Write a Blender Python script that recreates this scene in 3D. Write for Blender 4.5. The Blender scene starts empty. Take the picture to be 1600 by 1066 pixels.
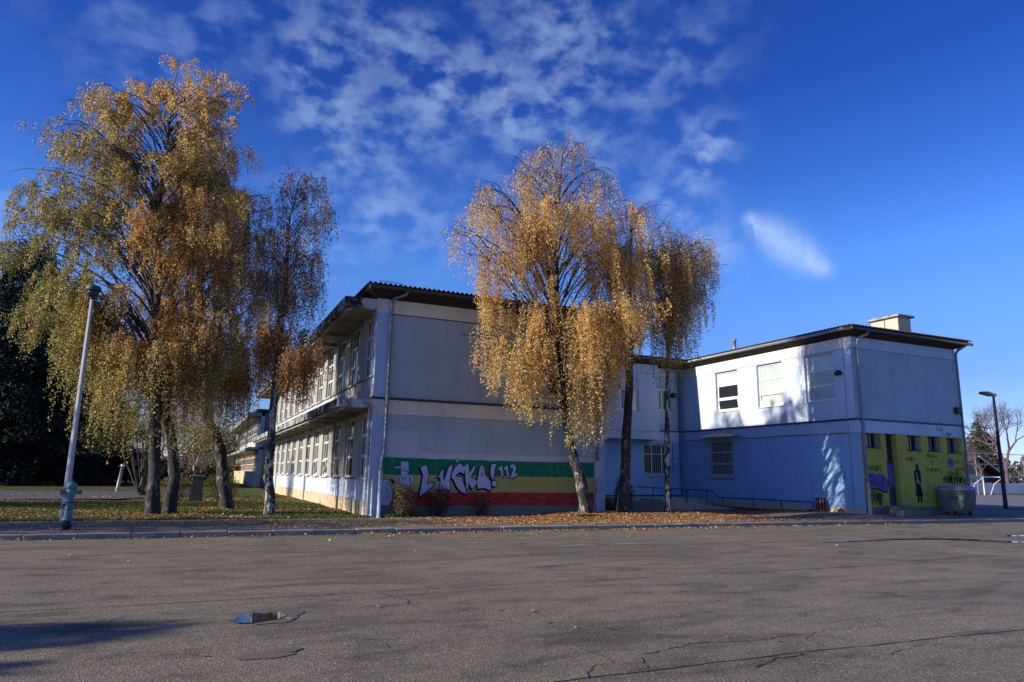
import bpy, math, random
import numpy as np
from mathutils import Matrix, Vector

random.seed(7)
rng = np.random.default_rng(7)
R = math.radians
scene = bpy.context.scene
col = scene.collection

# ------------------------------------------------------------------ camera
YAW, PITCH, ROLL, FPX = 0.424473, 0.188562, 0.016555, 1099.625
cam_d = bpy.data.cameras.new("camera")
cam = bpy.data.objects.new("camera", cam_d)
col.objects.link(cam)
cam_d.sensor_width = 36.0
cam_d.lens = FPX / 1600.0 * 36.0
cam_d.clip_end = 5000
cam_d.clip_start = 0.05
_f = Vector((math.sin(YAW) * math.cos(PITCH), math.cos(YAW) * math.cos(PITCH), math.sin(PITCH)))
_r0 = Vector((math.cos(YAW), -math.sin(YAW), 0))
_u0 = _r0.cross(_f)
_r = math.cos(ROLL) * _r0 + math.sin(ROLL) * _u0
_u = -math.sin(ROLL) * _r0 + math.cos(ROLL) * _u0
cam.matrix_world = Matrix(((_r.x, _u.x, -_f.x, 0), (_r.y, _u.y, -_f.y, 0), (_r.z, _u.z, -_f.z, 1.5), (0, 0, 0, 1)))
scene.camera = cam

# ------------------------------------------------------------------ sun, sky, exposure
SUN_EL, SUN_FROM = R(21.5), (-9.9, 0.33)          # light arrives from -x, a little +y
sv = Vector((SUN_FROM[0], SUN_FROM[1], 0)).normalized()
sv = Vector((sv.x * math.cos(SUN_EL), sv.y * math.cos(SUN_EL), math.sin(SUN_EL)))
sun_d = bpy.data.lights.new("sun", 'SUN')
sun_d.energy = 5.0
sun_d.angle = R(0.53)
sun_d.color = (1.0, 0.92, 0.79)
sun = bpy.data.objects.new("sun", sun_d)
col.objects.link(sun)
sun.rotation_euler = sv.to_track_quat('Z', 'Y').to_euler()
scene.view_settings.view_transform = 'Standard'
scene.view_settings.look = 'None'
scene.view_settings.exposure = 0.35
scene.view_settings.gamma = 1.0
scene.view_settings.use_curve_mapping = False
scene.cycles.max_bounces = 5
scene.cycles.diffuse_bounces = 3
scene.cycles.glossy_bounces = 2
scene.cycles.transmission_bounces = 4
scene.cycles.transparent_max_bounces = 4

world = bpy.data.worlds.new("World")
scene.world = world
world.use_nodes = True
wn, wl = world.node_tree.nodes, world.node_tree.links
wn.clear()


def N(nodes, t, **kw):
    n = nodes.new(t)
    for k, v in kw.items():
        setattr(n, k, v)
    return n


w_out = N(wn, 'ShaderNodeOutputWorld')
w_bg = N(wn, 'ShaderNodeBackground')
w_bg.inputs['Strength'].default_value = 0.10
sky = N(wn, 'ShaderNodeTexSky')
sky.sky_type = 'NISHITA'
sky.sun_disc = False
sky.sun_elevation = SUN_EL
sky.sun_rotation = math.atan2(SUN_FROM[0], SUN_FROM[1])
sky.altitude = 200
sky.air_density = 1.0
sky.dust_density = 0.15
sky.ozone_density = 4.0
geo = N(wn, 'ShaderNodeTexCoord')
sep = N(wn, 'ShaderNodeSeparateXYZ')
wl.new(geo.outputs['Generated'], sep.inputs[0])
hs = N(wn, 'ShaderNodeHueSaturation')
hs.inputs['Saturation'].default_value = 1.22
hs.inputs['Hue'].default_value = 0.512
wl.new(sky.outputs[0], hs.inputs['Color'])


def wmath(op, a, b=None, c=None, clamp=False):
    n = N(wn, 'ShaderNodeMath', operation=op)
    n.use_clamp = clamp
    for i, v in enumerate((a, b, c)):
        if v is None:
            continue
        if isinstance(v, (int, float)):
            n.inputs[i].default_value = v
        else:
            wl.new(v, n.inputs[i])
    return n.outputs[0]


# thin high cloud: small puffs of noise over the dome of the sky, gathered into patches round fixed directions
def wnoise(scale, detail, rough, dist, off, stretch=(1, 1, 1), rot=(0, 0, 0)):
    m = N(wn, 'ShaderNodeMapping')
    m.inputs['Location'].default_value = off
    m.inputs['Scale'].default_value = stretch
    m.inputs['Rotation'].default_value = rot
    wl.new(geo.outputs['Generated'], m.inputs['Vector'])
    n = N(wn, 'ShaderNodeTexNoise')
    n.inputs['Scale'].default_value = scale
    n.inputs['Detail'].default_value = detail
    n.inputs['Roughness'].default_value = rough
    n.inputs['Distortion'].default_value = dist
    wl.new(m.outputs[0], n.inputs['Vector'])
    return n.outputs[0]


fine = wnoise(24, 5, 0.52, 0.05, (3.1, 1.7, 0), (1, 1, 1.5))
wide = wnoise(6.5, 4, 0.5, 0.1, (7.3, 2.2, 0))
fibre = wnoise(9, 7, 0.6, 0.8, (1.3, 4.2, 0), (5, 5, 1.6), (0, 0.6, 0))


def sky_dir(azd, eld):
    a, e = R(azd), R(eld)
    return Vector((math.sin(a) * math.cos(e), math.cos(a) * math.cos(e), math.sin(e)))


def blob(azd, eld, rad):
    d = sky_dir(azd, eld)
    n = N(wn, 'ShaderNodeVectorMath', operation='DOT_PRODUCT')
    wl.new(geo.outputs['Generated'], n.inputs[0])
    n.inputs[1].default_value = d
    k = 1.0 / (1 - math.cos(R(rad)))
    t = wmath('MULTIPLY', wmath('SUBTRACT', n.outputs['Value'], 1.0), k)
    return wmath('EXPONENT', t)


CLOUDS = [  # azimuth from +y, elevation, radius (deg), weight
    (-3, 31.5, 6, .55), (6, 29.5, 6, .7), (9, 27, 4.5, .7), (18, 33.8, 6, .7), (18, 30.5, 5, .75), (27, 34, 5, .7), (36, 33.5, 4.5, .95), (33, 31, 3.5, .9),
    (14, 24.7, 4.5, .8), (23, 27, 4.5, .9), (16.5, 22.5, 4.5, .6), (27.4, 25, 3, .8), (30.7, 26.2, 3, .9), (39.4, 25.4, 2.6, 1.0), (41, 26.2, 1.6, .9),
    (10, 23.5, 3.5, .7), (13, 21, 3.5, .6), (20, 24.5, 3.5, .8), (24, 22, 3, .5), (-9, 36, 5, .5), (12, 34.5, 5, .6), (23, 31, 4, .7), (28, 29.5, 3.5, .7),
    (37.7, 22, 3.2, .7), (41, 17.6, 2.6, .75), (20, 20.5, 4, .4), (-12.8, 15.5, 3.5, .5), (9.3, 17.5, 2.5, .4), (-8, 42, 9, .6), (24, 44, 9, .6)]
mask = None
for az, el, rd, wt in CLOUDS:
    b = wmath('MULTIPLY', blob(az, el, rd), wt)
    mask = b if mask is None else wmath('MAXIMUM', mask, b)
mr = N(wn, 'ShaderNodeMapRange', interpolation_type='SMOOTHSTEP')
mr.inputs[1].default_value = 0.36
mr.inputs[2].default_value = 0.66
wl.new(fine, mr.inputs[0])
mr2 = N(wn, 'ShaderNodeMapRange', interpolation_type='SMOOTHSTEP')
mr2.inputs[1].default_value = 0.30
mr2.inputs[2].default_value = 0.58
wl.new(wide, mr2.inputs[0])
a1 = wmath('MULTIPLY', wmath('MULTIPLY', mr.outputs[0], mr2.outputs[0]), mask)
# one denser drifting streak
st = None
for q in range(12):
    az, el = 43.9 + 5.0 * q / 11, 19.6 - 4.0 * q / 11
    b = blob(az, el, 0.6 + 0.55 * math.sin(math.pi * q / 11))
    st = b if st is None else wmath('MAXIMUM', st, b)
fb = N(wn, 'ShaderNodeMapRange', interpolation_type='SMOOTHSTEP')
fb.inputs[1].default_value = 0.15
fb.inputs[2].default_value = 0.62
wl.new(wmath('ADD', wmath('MULTIPLY', fibre, 0.6), wmath('MULTIPLY', fine, 0.4)), fb.inputs[0])
st = wmath('MULTIPLY', wmath('POWER', st, 0.8), fb.outputs[0])
alpha = wmath('MAXIMUM', wmath('MULTIPLY', a1, 0.56), wmath('MULTIPLY', st, 0.70), clamp=True)
cm = N(wn, 'ShaderNodeMixRGB')
cm.inputs[2].default_value = (4.0, 5.4, 8.0, 1)
wl.new(alpha, cm.inputs[0])
tr_ = N(wn, 'ShaderNodeValToRGB')
_st = [(0.0, (.86, .86, 1.2)), (.13, (.86, .86, 1.2)), (.22, (1.2, 1.2, 1.46)), (.29, (1.25, 1.33, 1.62)), (.38, (.93, 1.02, 1.42)), (.50, (.58, .70, 1.20)), (1.0, (.45, .58, 1.1))]
while len(tr_.color_ramp.elements) < len(_st):
    tr_.color_ramp.elements.new(0.5)
for e_, (p_, c_) in zip(tr_.color_ramp.elements, _st):
    e_.position = p_
    e_.color = (c_[0] / 2, c_[1] / 2, c_[2] / 2, 1)
wl.new(sep.outputs[2], tr_.inputs[0])
dbl = N(wn, 'ShaderNodeMixRGB', blend_type='ADD')
dbl.inputs[0].default_value = 1.0
wl.new(tr_.outputs[0], dbl.inputs[1]); wl.new(tr_.outputs[0], dbl.inputs[2])
tint = N(wn, 'ShaderNodeMixRGB', blend_type='MULTIPLY')
wl.new(dbl.outputs[0], tint.inputs[2])
tint.inputs[0].default_value = 1.0
wl.new(hs.outputs[0], tint.inputs[1])
wl.new(tint.outputs[0], cm.inputs[1])
wl.new(cm.outputs[0], w_bg.inputs[0])
wl.new(w_bg.outputs[0], w_out.inputs[0])


# ------------------------------------------------------------------ materials
def new_mat(name):
    m = bpy.data.materials.new(name)
    m.use_nodes = True
    nt = m.node_tree
    b = nt.nodes['Principled BSDF']
    return m, nt, b


def ramp(nt, fac, stops):
    r = nt.nodes.new('ShaderNodeValToRGB')
    while len(r.color_ramp.elements) < len(stops):
        r.color_ramp.elements.new(0.5)
    for e, (p, c) in zip(r.color_ramp.elements, stops):
        e.position = p
        e.color = (*c, 1) if len(c) == 3 else c
    nt.links.new(fac, r.inputs[0])
    return r.outputs[0]


def tnoise(nt, scale, detail=5, rough=0.55, dist=0.0, vec=None, stretch=None, coord='Object'):
    n = nt.nodes.new('ShaderNodeTexNoise')
    n.inputs['Scale'].default_value = scale
    n.inputs['Detail'].default_value = detail
    n.inputs['Roughness'].default_value = rough
    n.inputs['Distortion'].default_value = dist
    if vec is None:
        g = nt.nodes.new('ShaderNodeNewGeometry')
        vec = g.outputs['Position']
    if stretch:
        m = nt.nodes.new('ShaderNodeMapping')
        m.inputs['Scale'].default_value = stretch
        nt.links.new(vec, m.inputs['Vector'])
        vec = m.outputs[0]
    nt.links.new(vec, n.inputs['Vector'])
    return n.outputs[0]


def mixc(nt, fac, a, b, mode='MIX'):
    m = nt.nodes.new('ShaderNodeMixRGB')
    m.blend_type = mode
    for i, v in ((0, fac), (1, a), (2, b)):
        if isinstance(v, (int, float)):
            m.inputs[i].default_value = v
        elif isinstance(v, tuple):
            m.inputs[i].default_value = (*v, 1)
        else:
            nt.links.new(v, m.inputs[i])
    return m.outputs[0]


def bump(nt, b, h, strength, dist):
    n = nt.nodes.new('ShaderNodeBump')
    n.inputs['Strength'].default_value = strength
    n.inputs['Distance'].default_value = dist
    nt.links.new(h, n.inputs['Height'])
    nt.links.new(n.outputs[0], b.inputs['Normal'])


def plaster(name, c, dirt=(0.16, 0.14, 0.11), amt=0.35, rough=0.85, streak=True, bumpy=0.25, thr=0.52):
    """Painted render or concrete: mottled, with grime in vertical runs."""
    m, nt, b = new_mat(name)
    big = tnoise(nt, 0.9, 6, 0.6)
    c1 = mixc(nt, ramp(nt, big, [(0.3, (0, 0, 0)), (0.75, (1, 1, 1))]), tuple(v * 0.86 for v in c), tuple(min(1, v * 1.05) for v in c))
    f = tnoise(nt, 1.0, 6, 0.65, 0.2, stretch=(3.0, 3.0, 0.45) if streak else (1.6, 1.6, 1.6))
    g = ramp(nt, f, [(thr, (0, 0, 0)), (thr + 0.26 if thr > 0.5 else thr + 0.12, (amt, amt, amt))])
    c2 = mixc(nt, g, c1, dirt)
    nt.links.new(c2, b.inputs['Base Color'])
    b.inputs['Roughness'].default_value = rough
    b.inputs['Specular IOR Level'].default_value = 0.25
    bump(nt, b, tnoise(nt, 60, 4, 0.6), bumpy, 0.004)
    return m


def simple(name, c, rough=0.6, metal=0.0, var=0.15, scale=6, spec=0.4, bumpy=0.0):
    m, nt, b = new_mat(name)
    f = tnoise(nt, scale, 5, 0.6)
    c1 = mixc(nt, f, tuple(v * (1 - var) for v in c), tuple(min(1, v * (1 + var)) for v in c))
    nt.links.new(c1, b.inputs['Base Color'])
    b.inputs['Roughness'].default_value = rough
    b.inputs['Metallic'].default_value = metal
    b.inputs['Specular IOR Level'].default_value = spec
    if bumpy:
        bump(nt, b, tnoise(nt, scale * 8, 4, 0.6), bumpy, 0.01)
    return m


M = {}
M['a_upper'] = plaster("paint_grey_blue", (0.37, 0.44, 0.47), amt=0.42)
M['a_patch'] = plaster("paint_lighter_patch", (0.50, 0.50, 0.52), amt=0.15)
M['a_band'] = plaster("paint_dirty_cream", (0.68, 0.62, 0.50), amt=0.35)
M['a_pillar'] = plaster("paint_pillar_blue", (0.38, 0.46, 0.60), amt=0.3)
M['plinth'] = plaster("cement_plinth", (0.16, 0.165, 0.16), amt=0.4)
M['tan'] = plaster("tan_plinth_render", (0.62, 0.49, 0.31), dirt=(0.12, 0.10, 0.07), amt=0.6)
M['a_side'] = plaster("pale_side_panel", (0.58, 0.64, 0.76), dirt=(0.14, 0.13, 0.12), amt=0.55)
M['a_parapet'] = plaster("stained_parapet", (0.55, 0.54, 0.52), dirt=(0.07, 0.06, 0.05), amt=0.75)
M['concrete'] = plaster("weathered_concrete", (0.38, 0.36, 0.33), dirt=(0.03, 0.03, 0.03), amt=0.85)
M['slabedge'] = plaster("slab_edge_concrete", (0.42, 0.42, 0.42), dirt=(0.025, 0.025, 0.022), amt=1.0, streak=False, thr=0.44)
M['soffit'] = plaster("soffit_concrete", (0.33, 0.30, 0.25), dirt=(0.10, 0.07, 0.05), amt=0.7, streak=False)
M['pier'] = plaster("grey_pier_render", (0.42, 0.40, 0.37), amt=0.4)
M['b_upper'] = plaster("paint_light_blue", (0.56, 0.65, 0.78), amt=0.22)
M['b_front'] = plaster("paint_light_blue_shaded", (0.32, 0.45, 0.58), amt=0.28)  # darker copy of the light blue; shade on front-facing walls put into colour
M['b_band'] = plaster("paint_off_white", (0.74, 0.71, 0.66), amt=0.2)
M['b_bandblue'] = plaster("paint_pale_blue_band", (0.44, 0.56, 0.74), amt=0.25)
M['b_lower'] = plaster("paint_mid_blue", (0.30, 0.48, 0.75), amt=0.34)
M['b_yellow'] = plaster("paint_olive_yellow", (0.40, 0.385, 0.075), dirt=(0.10, 0.12, 0.06), amt=0.5)
M['conn_upper'] = plaster("paint_conn_upper", (0.46, 0.55, 0.70), amt=0.15)
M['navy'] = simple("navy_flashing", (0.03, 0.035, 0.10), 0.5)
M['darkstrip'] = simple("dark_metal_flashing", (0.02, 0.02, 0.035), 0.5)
M['white_frame'] = simple("white_window_frame", (0.75, 0.75, 0.72), 0.45, var=0.08)
M['old_frame'] = plaster("flaking_window_frame", (0.72, 0.71, 0.67), dirt=(0.2, 0.18, 0.15), amt=0.5)
M['roof'] = simple("fibre_cement_roof", (0.10, 0.09, 0.085), 0.9, var=0.4, scale=3)
M['fascia'] = simple("dark_eaves_boards", (0.022, 0.018, 0.016), 0.85, var=0.4)
M['gutter'] = simple("zinc_gutter", (0.30, 0.30, 0.30), 0.55, metal=0.3, var=0.3)
M['gutter_dark'] = simple("shaded_gutter", (0.075, 0.08, 0.085), 0.6, metal=0.2, var=0.3)  # darker copy of the zinc; shade along the front eaves put into its colour
M['pipe'] = simple("grey_downpipe", (0.16, 0.19, 0.21), 0.6, var=0.3)
M['pipe_cream'] = simple("cast_iron_boot_pipe", (0.42, 0.34, 0.28), 0.7, var=0.35, scale=4)
M['chimney'] = plaster("chimney_render", (0.62, 0.54, 0.40), amt=0.35)
M['black'] = simple("black_iron", (0.02, 0.02, 0.022), 0.5)
M['rail'] = simple("blue_black_rail", (0.035, 0.045, 0.09), 0.5)
M['rail_blue'] = simple("bright_blue_rail_end", (0.03, 0.10, 0.55), 0.4)
M['wood'] = simple("old_brown_wood", (0.16, 0.07, 0.05), 0.8, var=0.4, scale=14)
M['grate'] = simple("grey_grille_bars", (0.45, 0.46, 0.48), 0.5, var=0.1)


def glass(name, c, rough=0.06):
    m, nt, b = new_mat(name)
    f = tnoise(nt, 1.3, 3, 0.5)
    nt.links.new(mixc(nt, f, tuple(v * 0.5 for v in c), tuple(v * 1.4 for v in c)), b.inputs['Base Color'])
    b.inputs['Roughness'].default_value = rough
    b.inputs['Specular IOR Level'].default_value = 0.6
    bump(nt, b, tnoise(nt, 1.7, 2, 0.5), 0.12, 0.02)
    return m


M['glass'] = glass("dark_window_glass", (0.018, 0.022, 0.024))
M['glass_grey'] = glass("curtained_window_glass", (0.10, 0.115, 0.12), 0.12)
M['blind'] = glass("glass_over_pale_green_blind", (0.50, 0.58, 0.52), 0.15)
M['glass_green'] = glass("glass_over_green_curtain", (0.05, 0.10, 0.06), 0.15)


def paint(name, c, var=0.2, scale=3):
    m, nt, b = new_mat(name)
    f = tnoise(nt, scale, 6, 0.65, stretch=(1, 1, 2.2))
    base = mixc(nt, ramp(nt, f, [(0.35, (0, 0, 0)), (0.7, (1, 1, 1))]), tuple(v * (1 - var) for v in c), tuple(min(1, v * (1 + var)) for v in c))
    fade = ramp(nt, tnoise(nt, 2.2, 7, 0.7, 0.5, stretch=(1, 1, 0.6)), [(0.60, (0, 0, 0)), (0.74, (.30, .30, .30))])
    nt.links.new(mixc(nt, fade, base, (.36, .37, .38)), b.inputs['Base Color'])
    bump(nt, b, tnoise(nt, 60, 4, 0.6), 0.25, 0.004)
    b.inputs['Roughness'].default_value = 0.8
    b.inputs['Specular IOR Level'].default_value = 0.2
    return m


M['p_green'] = paint("mural_green", (0.008, 0.16, 0.085))
M['p_yellow'] = paint("mural_yellow", (0.36, 0.33, 0.10), 0.15)
M['p_red'] = paint("mural_red", (0.33, 0.035, 0.035), 0.45, 5)
M['p_black'] = paint("spray_black", (0.008, 0.008, 0.010))
M['p_white'] = paint("spray_pale_lilac", (0.40, 0.43, 0.60), 0.12)
M['p_chalk'] = paint("chalk_line", (0.16, 0.30, 0.26), 0.3)
M['p_purple'] = paint("spray_purple", (0.14, 0.09, 0.29), 0.3)
M['p_teal'] = paint("spray_teal", (0.03, 0.14, 0.12), 0.3)
M['p_haze'] = paint("spray_pale_fade", (0.36, 0.38, 0.15), 0.2)
M['road_line'] = paint("worn_road_paint", (0.42, 0.42, 0.40), 0.5, 8)


def asphalt():
    m, nt, b = new_mat("worn_asphalt")
    g = nt.nodes.new('ShaderNodeNewGeometry')
    P = g.outputs['Position']
    big = tnoise(nt, 0.28, 6, 0.6, 0.6, vec=P)
    med = tnoise(nt, 1.6, 6, 0.62, 0.3, vec=P, stretch=(0.6, 1.5, 1))
    v = nt.nodes.new('ShaderNodeTexVoronoi')
    v.inputs['Scale'].default_value = 75
    nt.links.new(P, v.inputs['Vector'])
    agg = nt.nodes.new('ShaderNodeTexVoronoi')
    agg.inputs['Scale'].default_value = 75
    nt.links.new(P, agg.inputs['Vector'])
    rnd = nt.nodes.new('ShaderNodeSeparateColor')
    nt.links.new(v.outputs['Color'], rnd.inputs[0])
    stone = ramp(nt, rnd.outputs[0], [(0.0, (0.05, 0.044, 0.038)), (0.55, (0.15, 0.132, 0.112)), (0.86, (0.27, 0.24, 0.20)), (1.0, (0.50, 0.45, 0.38))])
    c = mixc(nt, 0.5, (0.165, 0.147, 0.123), stone)
    shade = ramp(nt, big, [(0.3, (0.86, 0.82, 0.71)), (0.62, (1.26, 1.18, 0.97))])
    c = mixc(nt, 1.0, c, shade, 'MULTIPLY')
    st = ramp(nt, med, [(0.32, (0.60, 0.57, 0.54)), (0.47, (1, 1, 1)), (0.70, (1.22, 1.19, 1.15))])
    c = mixc(nt, 1.0, c, st, 'MULTIPLY')
    dark = ramp(nt, tnoise(nt, 0.75, 5, 0.6, 1.2, vec=P, stretch=(0.5, 1.6, 1)), [(0.25, (0.52, 0.50, 0.48)), (0.46, (1, 1, 1))])
    c = mixc(nt, 1.0, c, dark, 'MULTIPLY')
    nt.links.new(c, b.inputs['Base Color'])
    b.inputs['Roughness'].default_value = 0.78
    b.inputs['Specular IOR Level'].default_value = 0.35
    h = mixc(nt, 0.5, v.outputs['Distance'], tnoise(nt, 9, 4, 0.6, vec=P))
    bump(nt, b, h, 0.9, 0.012)
    return m


M['asphalt'] = asphalt()
M['pave'] = simple("pavement_asphalt", (0.20, 0.16, 0.11), 0.9, var=0.35, scale=5, bumpy=0.6)
M['path'] = simple("path_asphalt", (0.075, 0.07, 0.075), 0.9, var=0.3, scale=2)
M['court'] = simple("court_asphalt", (0.17, 0.155, 0.165), 0.9, var=0.12, scale=0.5)
M['kerb'] = plaster("kerb_stone_concrete", (0.33, 0.30, 0.25), dirt=(0.05, 0.045, 0.04), amt=0.8, streak=False, bumpy=0.8)
M['crack'] = simple("crack_shadow_tar", (0.018, 0.017, 0.016), 0.9)
M['seam'] = simple("seam_dust", (0.20, 0.18, 0.155), 0.9)
M['pale_wear'] = simple("pale_worn_asphalt", (0.21, 0.20, 0.19), 0.9, var=0.3, scale=3)
M['soil'] = simple("leafy_soil", (0.16, 0.085, 0.04), 0.95, var=0.5, scale=22, bumpy=0.8)


def wet(name, c, rough):
    m, nt, b = new_mat(name)
    b.inputs['Base Color'].default_value = (*c, 1)
    b.inputs['Roughness'].default_value = rough
    b.inputs['Specular IOR Level'].default_value = 0.8
    bump(nt, b, tnoise(nt, 14, 3, 0.5), 0.03, 0.01)
    return m


M['water'] = wet("puddle_water", (0.012, 0.012, 0.012), 0.03)
M['mud'] = simple('muddy_film', (0.150, 0.122, 0.090), 0.7, var=0.5, scale=40)
M['damp'] = simple("damp_asphalt", (0.130, 0.115, 0.095), 0.65, var=0.6, scale=60)


def lawn():
    m, nt, b = new_mat("autumn_lawn")
    n = tnoise(nt, 0.45, 5, 0.6, 0.4)
    grass = mixc(nt, tnoise(nt, 35, 4, 0.6), (0.035, 0.062, 0.014), (0.08, 0.12, 0.03))
    leaf = mixc(nt, tnoise(nt, 45, 4, 0.7), (0.10, 0.055, 0.02), (0.26, 0.13, 0.045))
    c = mixc(nt, ramp(nt, n, [(0.47, (0, 0, 0)), (0.60, (0.75, 0.75, 0.75))]), grass, leaf)
    nt.links.new(c, b.inputs['Base Color'])
    b.inputs['Roughness'].default_value = 0.95
    b.inputs['Specular IOR Level'].default_value = 0.1
    bump(nt, b, tnoise(nt, 40, 5, 0.7), 1.0, 0.05)
    return m


M['lawn'] = lawn()


def leafmat(name, trans=0.4, rough=0.6, gain=1.0):
    m, nt, b = new_mat(name)
    at = nt.nodes.new('ShaderNodeAttribute')
    at.attribute_name = 'leaf_colour'
    nt.links.new(at.outputs['Color'], b.inputs['Base Color'])
    b.inputs['Roughness'].default_value = rough
    b.inputs['Specular IOR Level'].default_value = 0.3
    tr = nt.nodes.new('ShaderNodeBsdfTranslucent')
    c = mixc(nt, 1.0, at.outputs['Color'], (gain, gain * 0.92, gain * 0.75), 'MULTIPLY')
    nt.links.new(c, tr.inputs[0])
    mx = nt.nodes.new('ShaderNodeMixShader')
    mx.inputs[0].default_value = trans
    nt.links.new(b.outputs[0], mx.inputs[1])
    nt.links.new(tr.outputs[0], mx.inputs[2])
    nt.links.new(mx.outputs[0], nt.nodes['Material Output'].inputs[0])
    return m


M['leaf'] = leafmat("birch_leaves", 0.48, gain=1.25)
M['grassblade'] = leafmat("grass_blades", 0.3, 0.7)
M['litter'] = leafmat("fallen_leaf_surface", 0.1, 0.8)
M['needle'] = leafmat("dark_needles", 0.05, 0.8)


def bark(name, white, dark, thr, zfade=None):
    m, nt, b = new_mat(name)
    g = nt.nodes.new('ShaderNodeNewGeometry')
    P = g.outputs['Position']
    n1 = tnoise(nt, 1.0, 6, 0.7, 0.6, vec=P, stretch=(7, 7, 3.2))
    n2 = tnoise(nt, 1.0, 4, 0.6, 0.2, vec=P, stretch=(5, 5, 26))
    c = mixc(nt, ramp(nt, n1, [(thr, (0, 0, 0)), (thr + 0.07, (1, 1, 1))]), dark, white)
    c = mixc(nt, ramp(nt, n2, [(0.60, (0, 0, 0)), (0.68, (0.8, 0.8, 0.8))]), c, tuple(v * 0.8 for v in dark))
    nt.links.new(c, b.inputs['Base Color'])
    b.inputs['Roughness'].default_value = 0.85
    bump(nt, b, n1, 1.0, 0.05)
    return m


M['birch'] = bark("birch_bark", (0.36, 0.33, 0.30), (0.028, 0.025, 0.023), 0.545)
M['birch_white'] = bark("white_birch_bark", (0.48, 0.45, 0.41), (0.036, 0.032, 0.03), 0.50)
M['birch_dark'] = bark("rough_dark_birch_bark", (0.17, 0.155, 0.145), (0.028, 0.025, 0.023), 0.56)
M['bark_brown'] = bark("brown_bark", (0.16, 0.125, 0.10), (0.05, 0.04, 0.033), 0.5)
M['twig'] = simple("purple_brown_twigs", (0.13, 0.085, 0.085), 0.8, var=0.2)
M['twig_pale'] = simple("pale_bare_twigs", (0.28, 0.24, 0.24), 0.8, var=0.2)
M['lamp_steel'] = simple("galvanised_lamp_post", (0.42, 0.43, 0.43), 0.5, metal=0.4, var=0.25, scale=5)
M['lamp_dark'] = simple("dark_green_lamp_post", (0.03, 0.04, 0.042), 0.5, var=0.2)
M['lamp_glass'] = glass("smoked_lamp_bowl", (0.03, 0.035, 0.04), 0.1)
M['hydrant'] = simple("faded_teal_hydrant_paint", (0.10, 0.19, 0.22), 0.6, var=0.35, scale=16)
M['hydrant_base'] = simple("rusty_black_iron", (0.035, 0.032, 0.03), 0.75, var=0.4, scale=20)
M['bin'] = plaster("galvanised_bin_sheet", (0.10, 0.14, 0.13), dirt=(0.05, 0.05, 0.09), amt=0.9, streak=False)
M['bin_lid'] = simple("blue_bin_lid", (0.07, 0.14, 0.32), 0.5, var=0.3)
M['white'] = simple("white_tubes", (0.75, 0.74, 0.72), 0.5, var=0.05)
M['house'] = plaster("cream_house_render", (0.66, 0.56, 0.38), amt=0.2)
M['brickred'] = simple("rough_brick_gable", (0.42, 0.26, 0.13), 0.9, var=0.5, scale=4)
M['tile'] = simple("brown_roof_tiles", (0.10, 0.06, 0.05), 0.9, var=0.3)
M['sticker'] = simple("pink_faded_sticker", (0.60, 0.34, 0.38), 0.7, var=0.5, scale=60)
M['cdark'] = plaster("grey_brick_wall", (0.17, 0.17, 0.17), amt=0.4)
M['cyellow'] = plaster("ochre_wall", (0.42, 0.33, 0.11), amt=0.3)
M['stone'] = plaster("mossy_stone", (0.16, 0.165, 0.13), dirt=(0.04, 0.05, 0.02), amt=0.8, streak=False)


# ------------------------------------------------------------------ object helpers
def smooth(a, b, x):
    t = min(1.0, max(0.0, (x - a) / (b - a)))
    return t * t * (3 - 2 * t)


def ground_z(x, y):
    """height of pavement, mound and lawn"""
    z = 0.12
    z += 0.11 * smooth(10.5, 13.0, x) * (1 - smooth(17.5, 19.5, x)) * smooth(20.4, 22.2, y)
    z += 0.12 * smooth(20, 23, x) * smooth(18.6, 19.9, y)
    return z


def world_loc(o):
    v = Vector((0, 0, 0))
    while o is not None:
        v += o.location
        o = o.parent
    return v


def props(o, label=None, cat=None, group=None, kind=None):
    if label: o['label'] = label
    if cat: o['category'] = cat
    if group: o['group'] = group
    if kind: o['kind'] = kind
    return o


def thing(name, label, cat, loc=(0, 0, 0), group=None, kind=None):
    o = bpy.data.objects.new(name, None)
    o.location = loc
    o.empty_display_size = 0.3
    col.objects.link(o)
    return props(o, label, cat, group, kind)


def link_mesh(name, me, parent=None, loc=None):
    o = bpy.data.objects.new(name, me)
    col.objects.link(o)
    if parent is not None:
        o.parent = parent
    if loc is not None:
        o.location = loc
    return o


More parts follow.
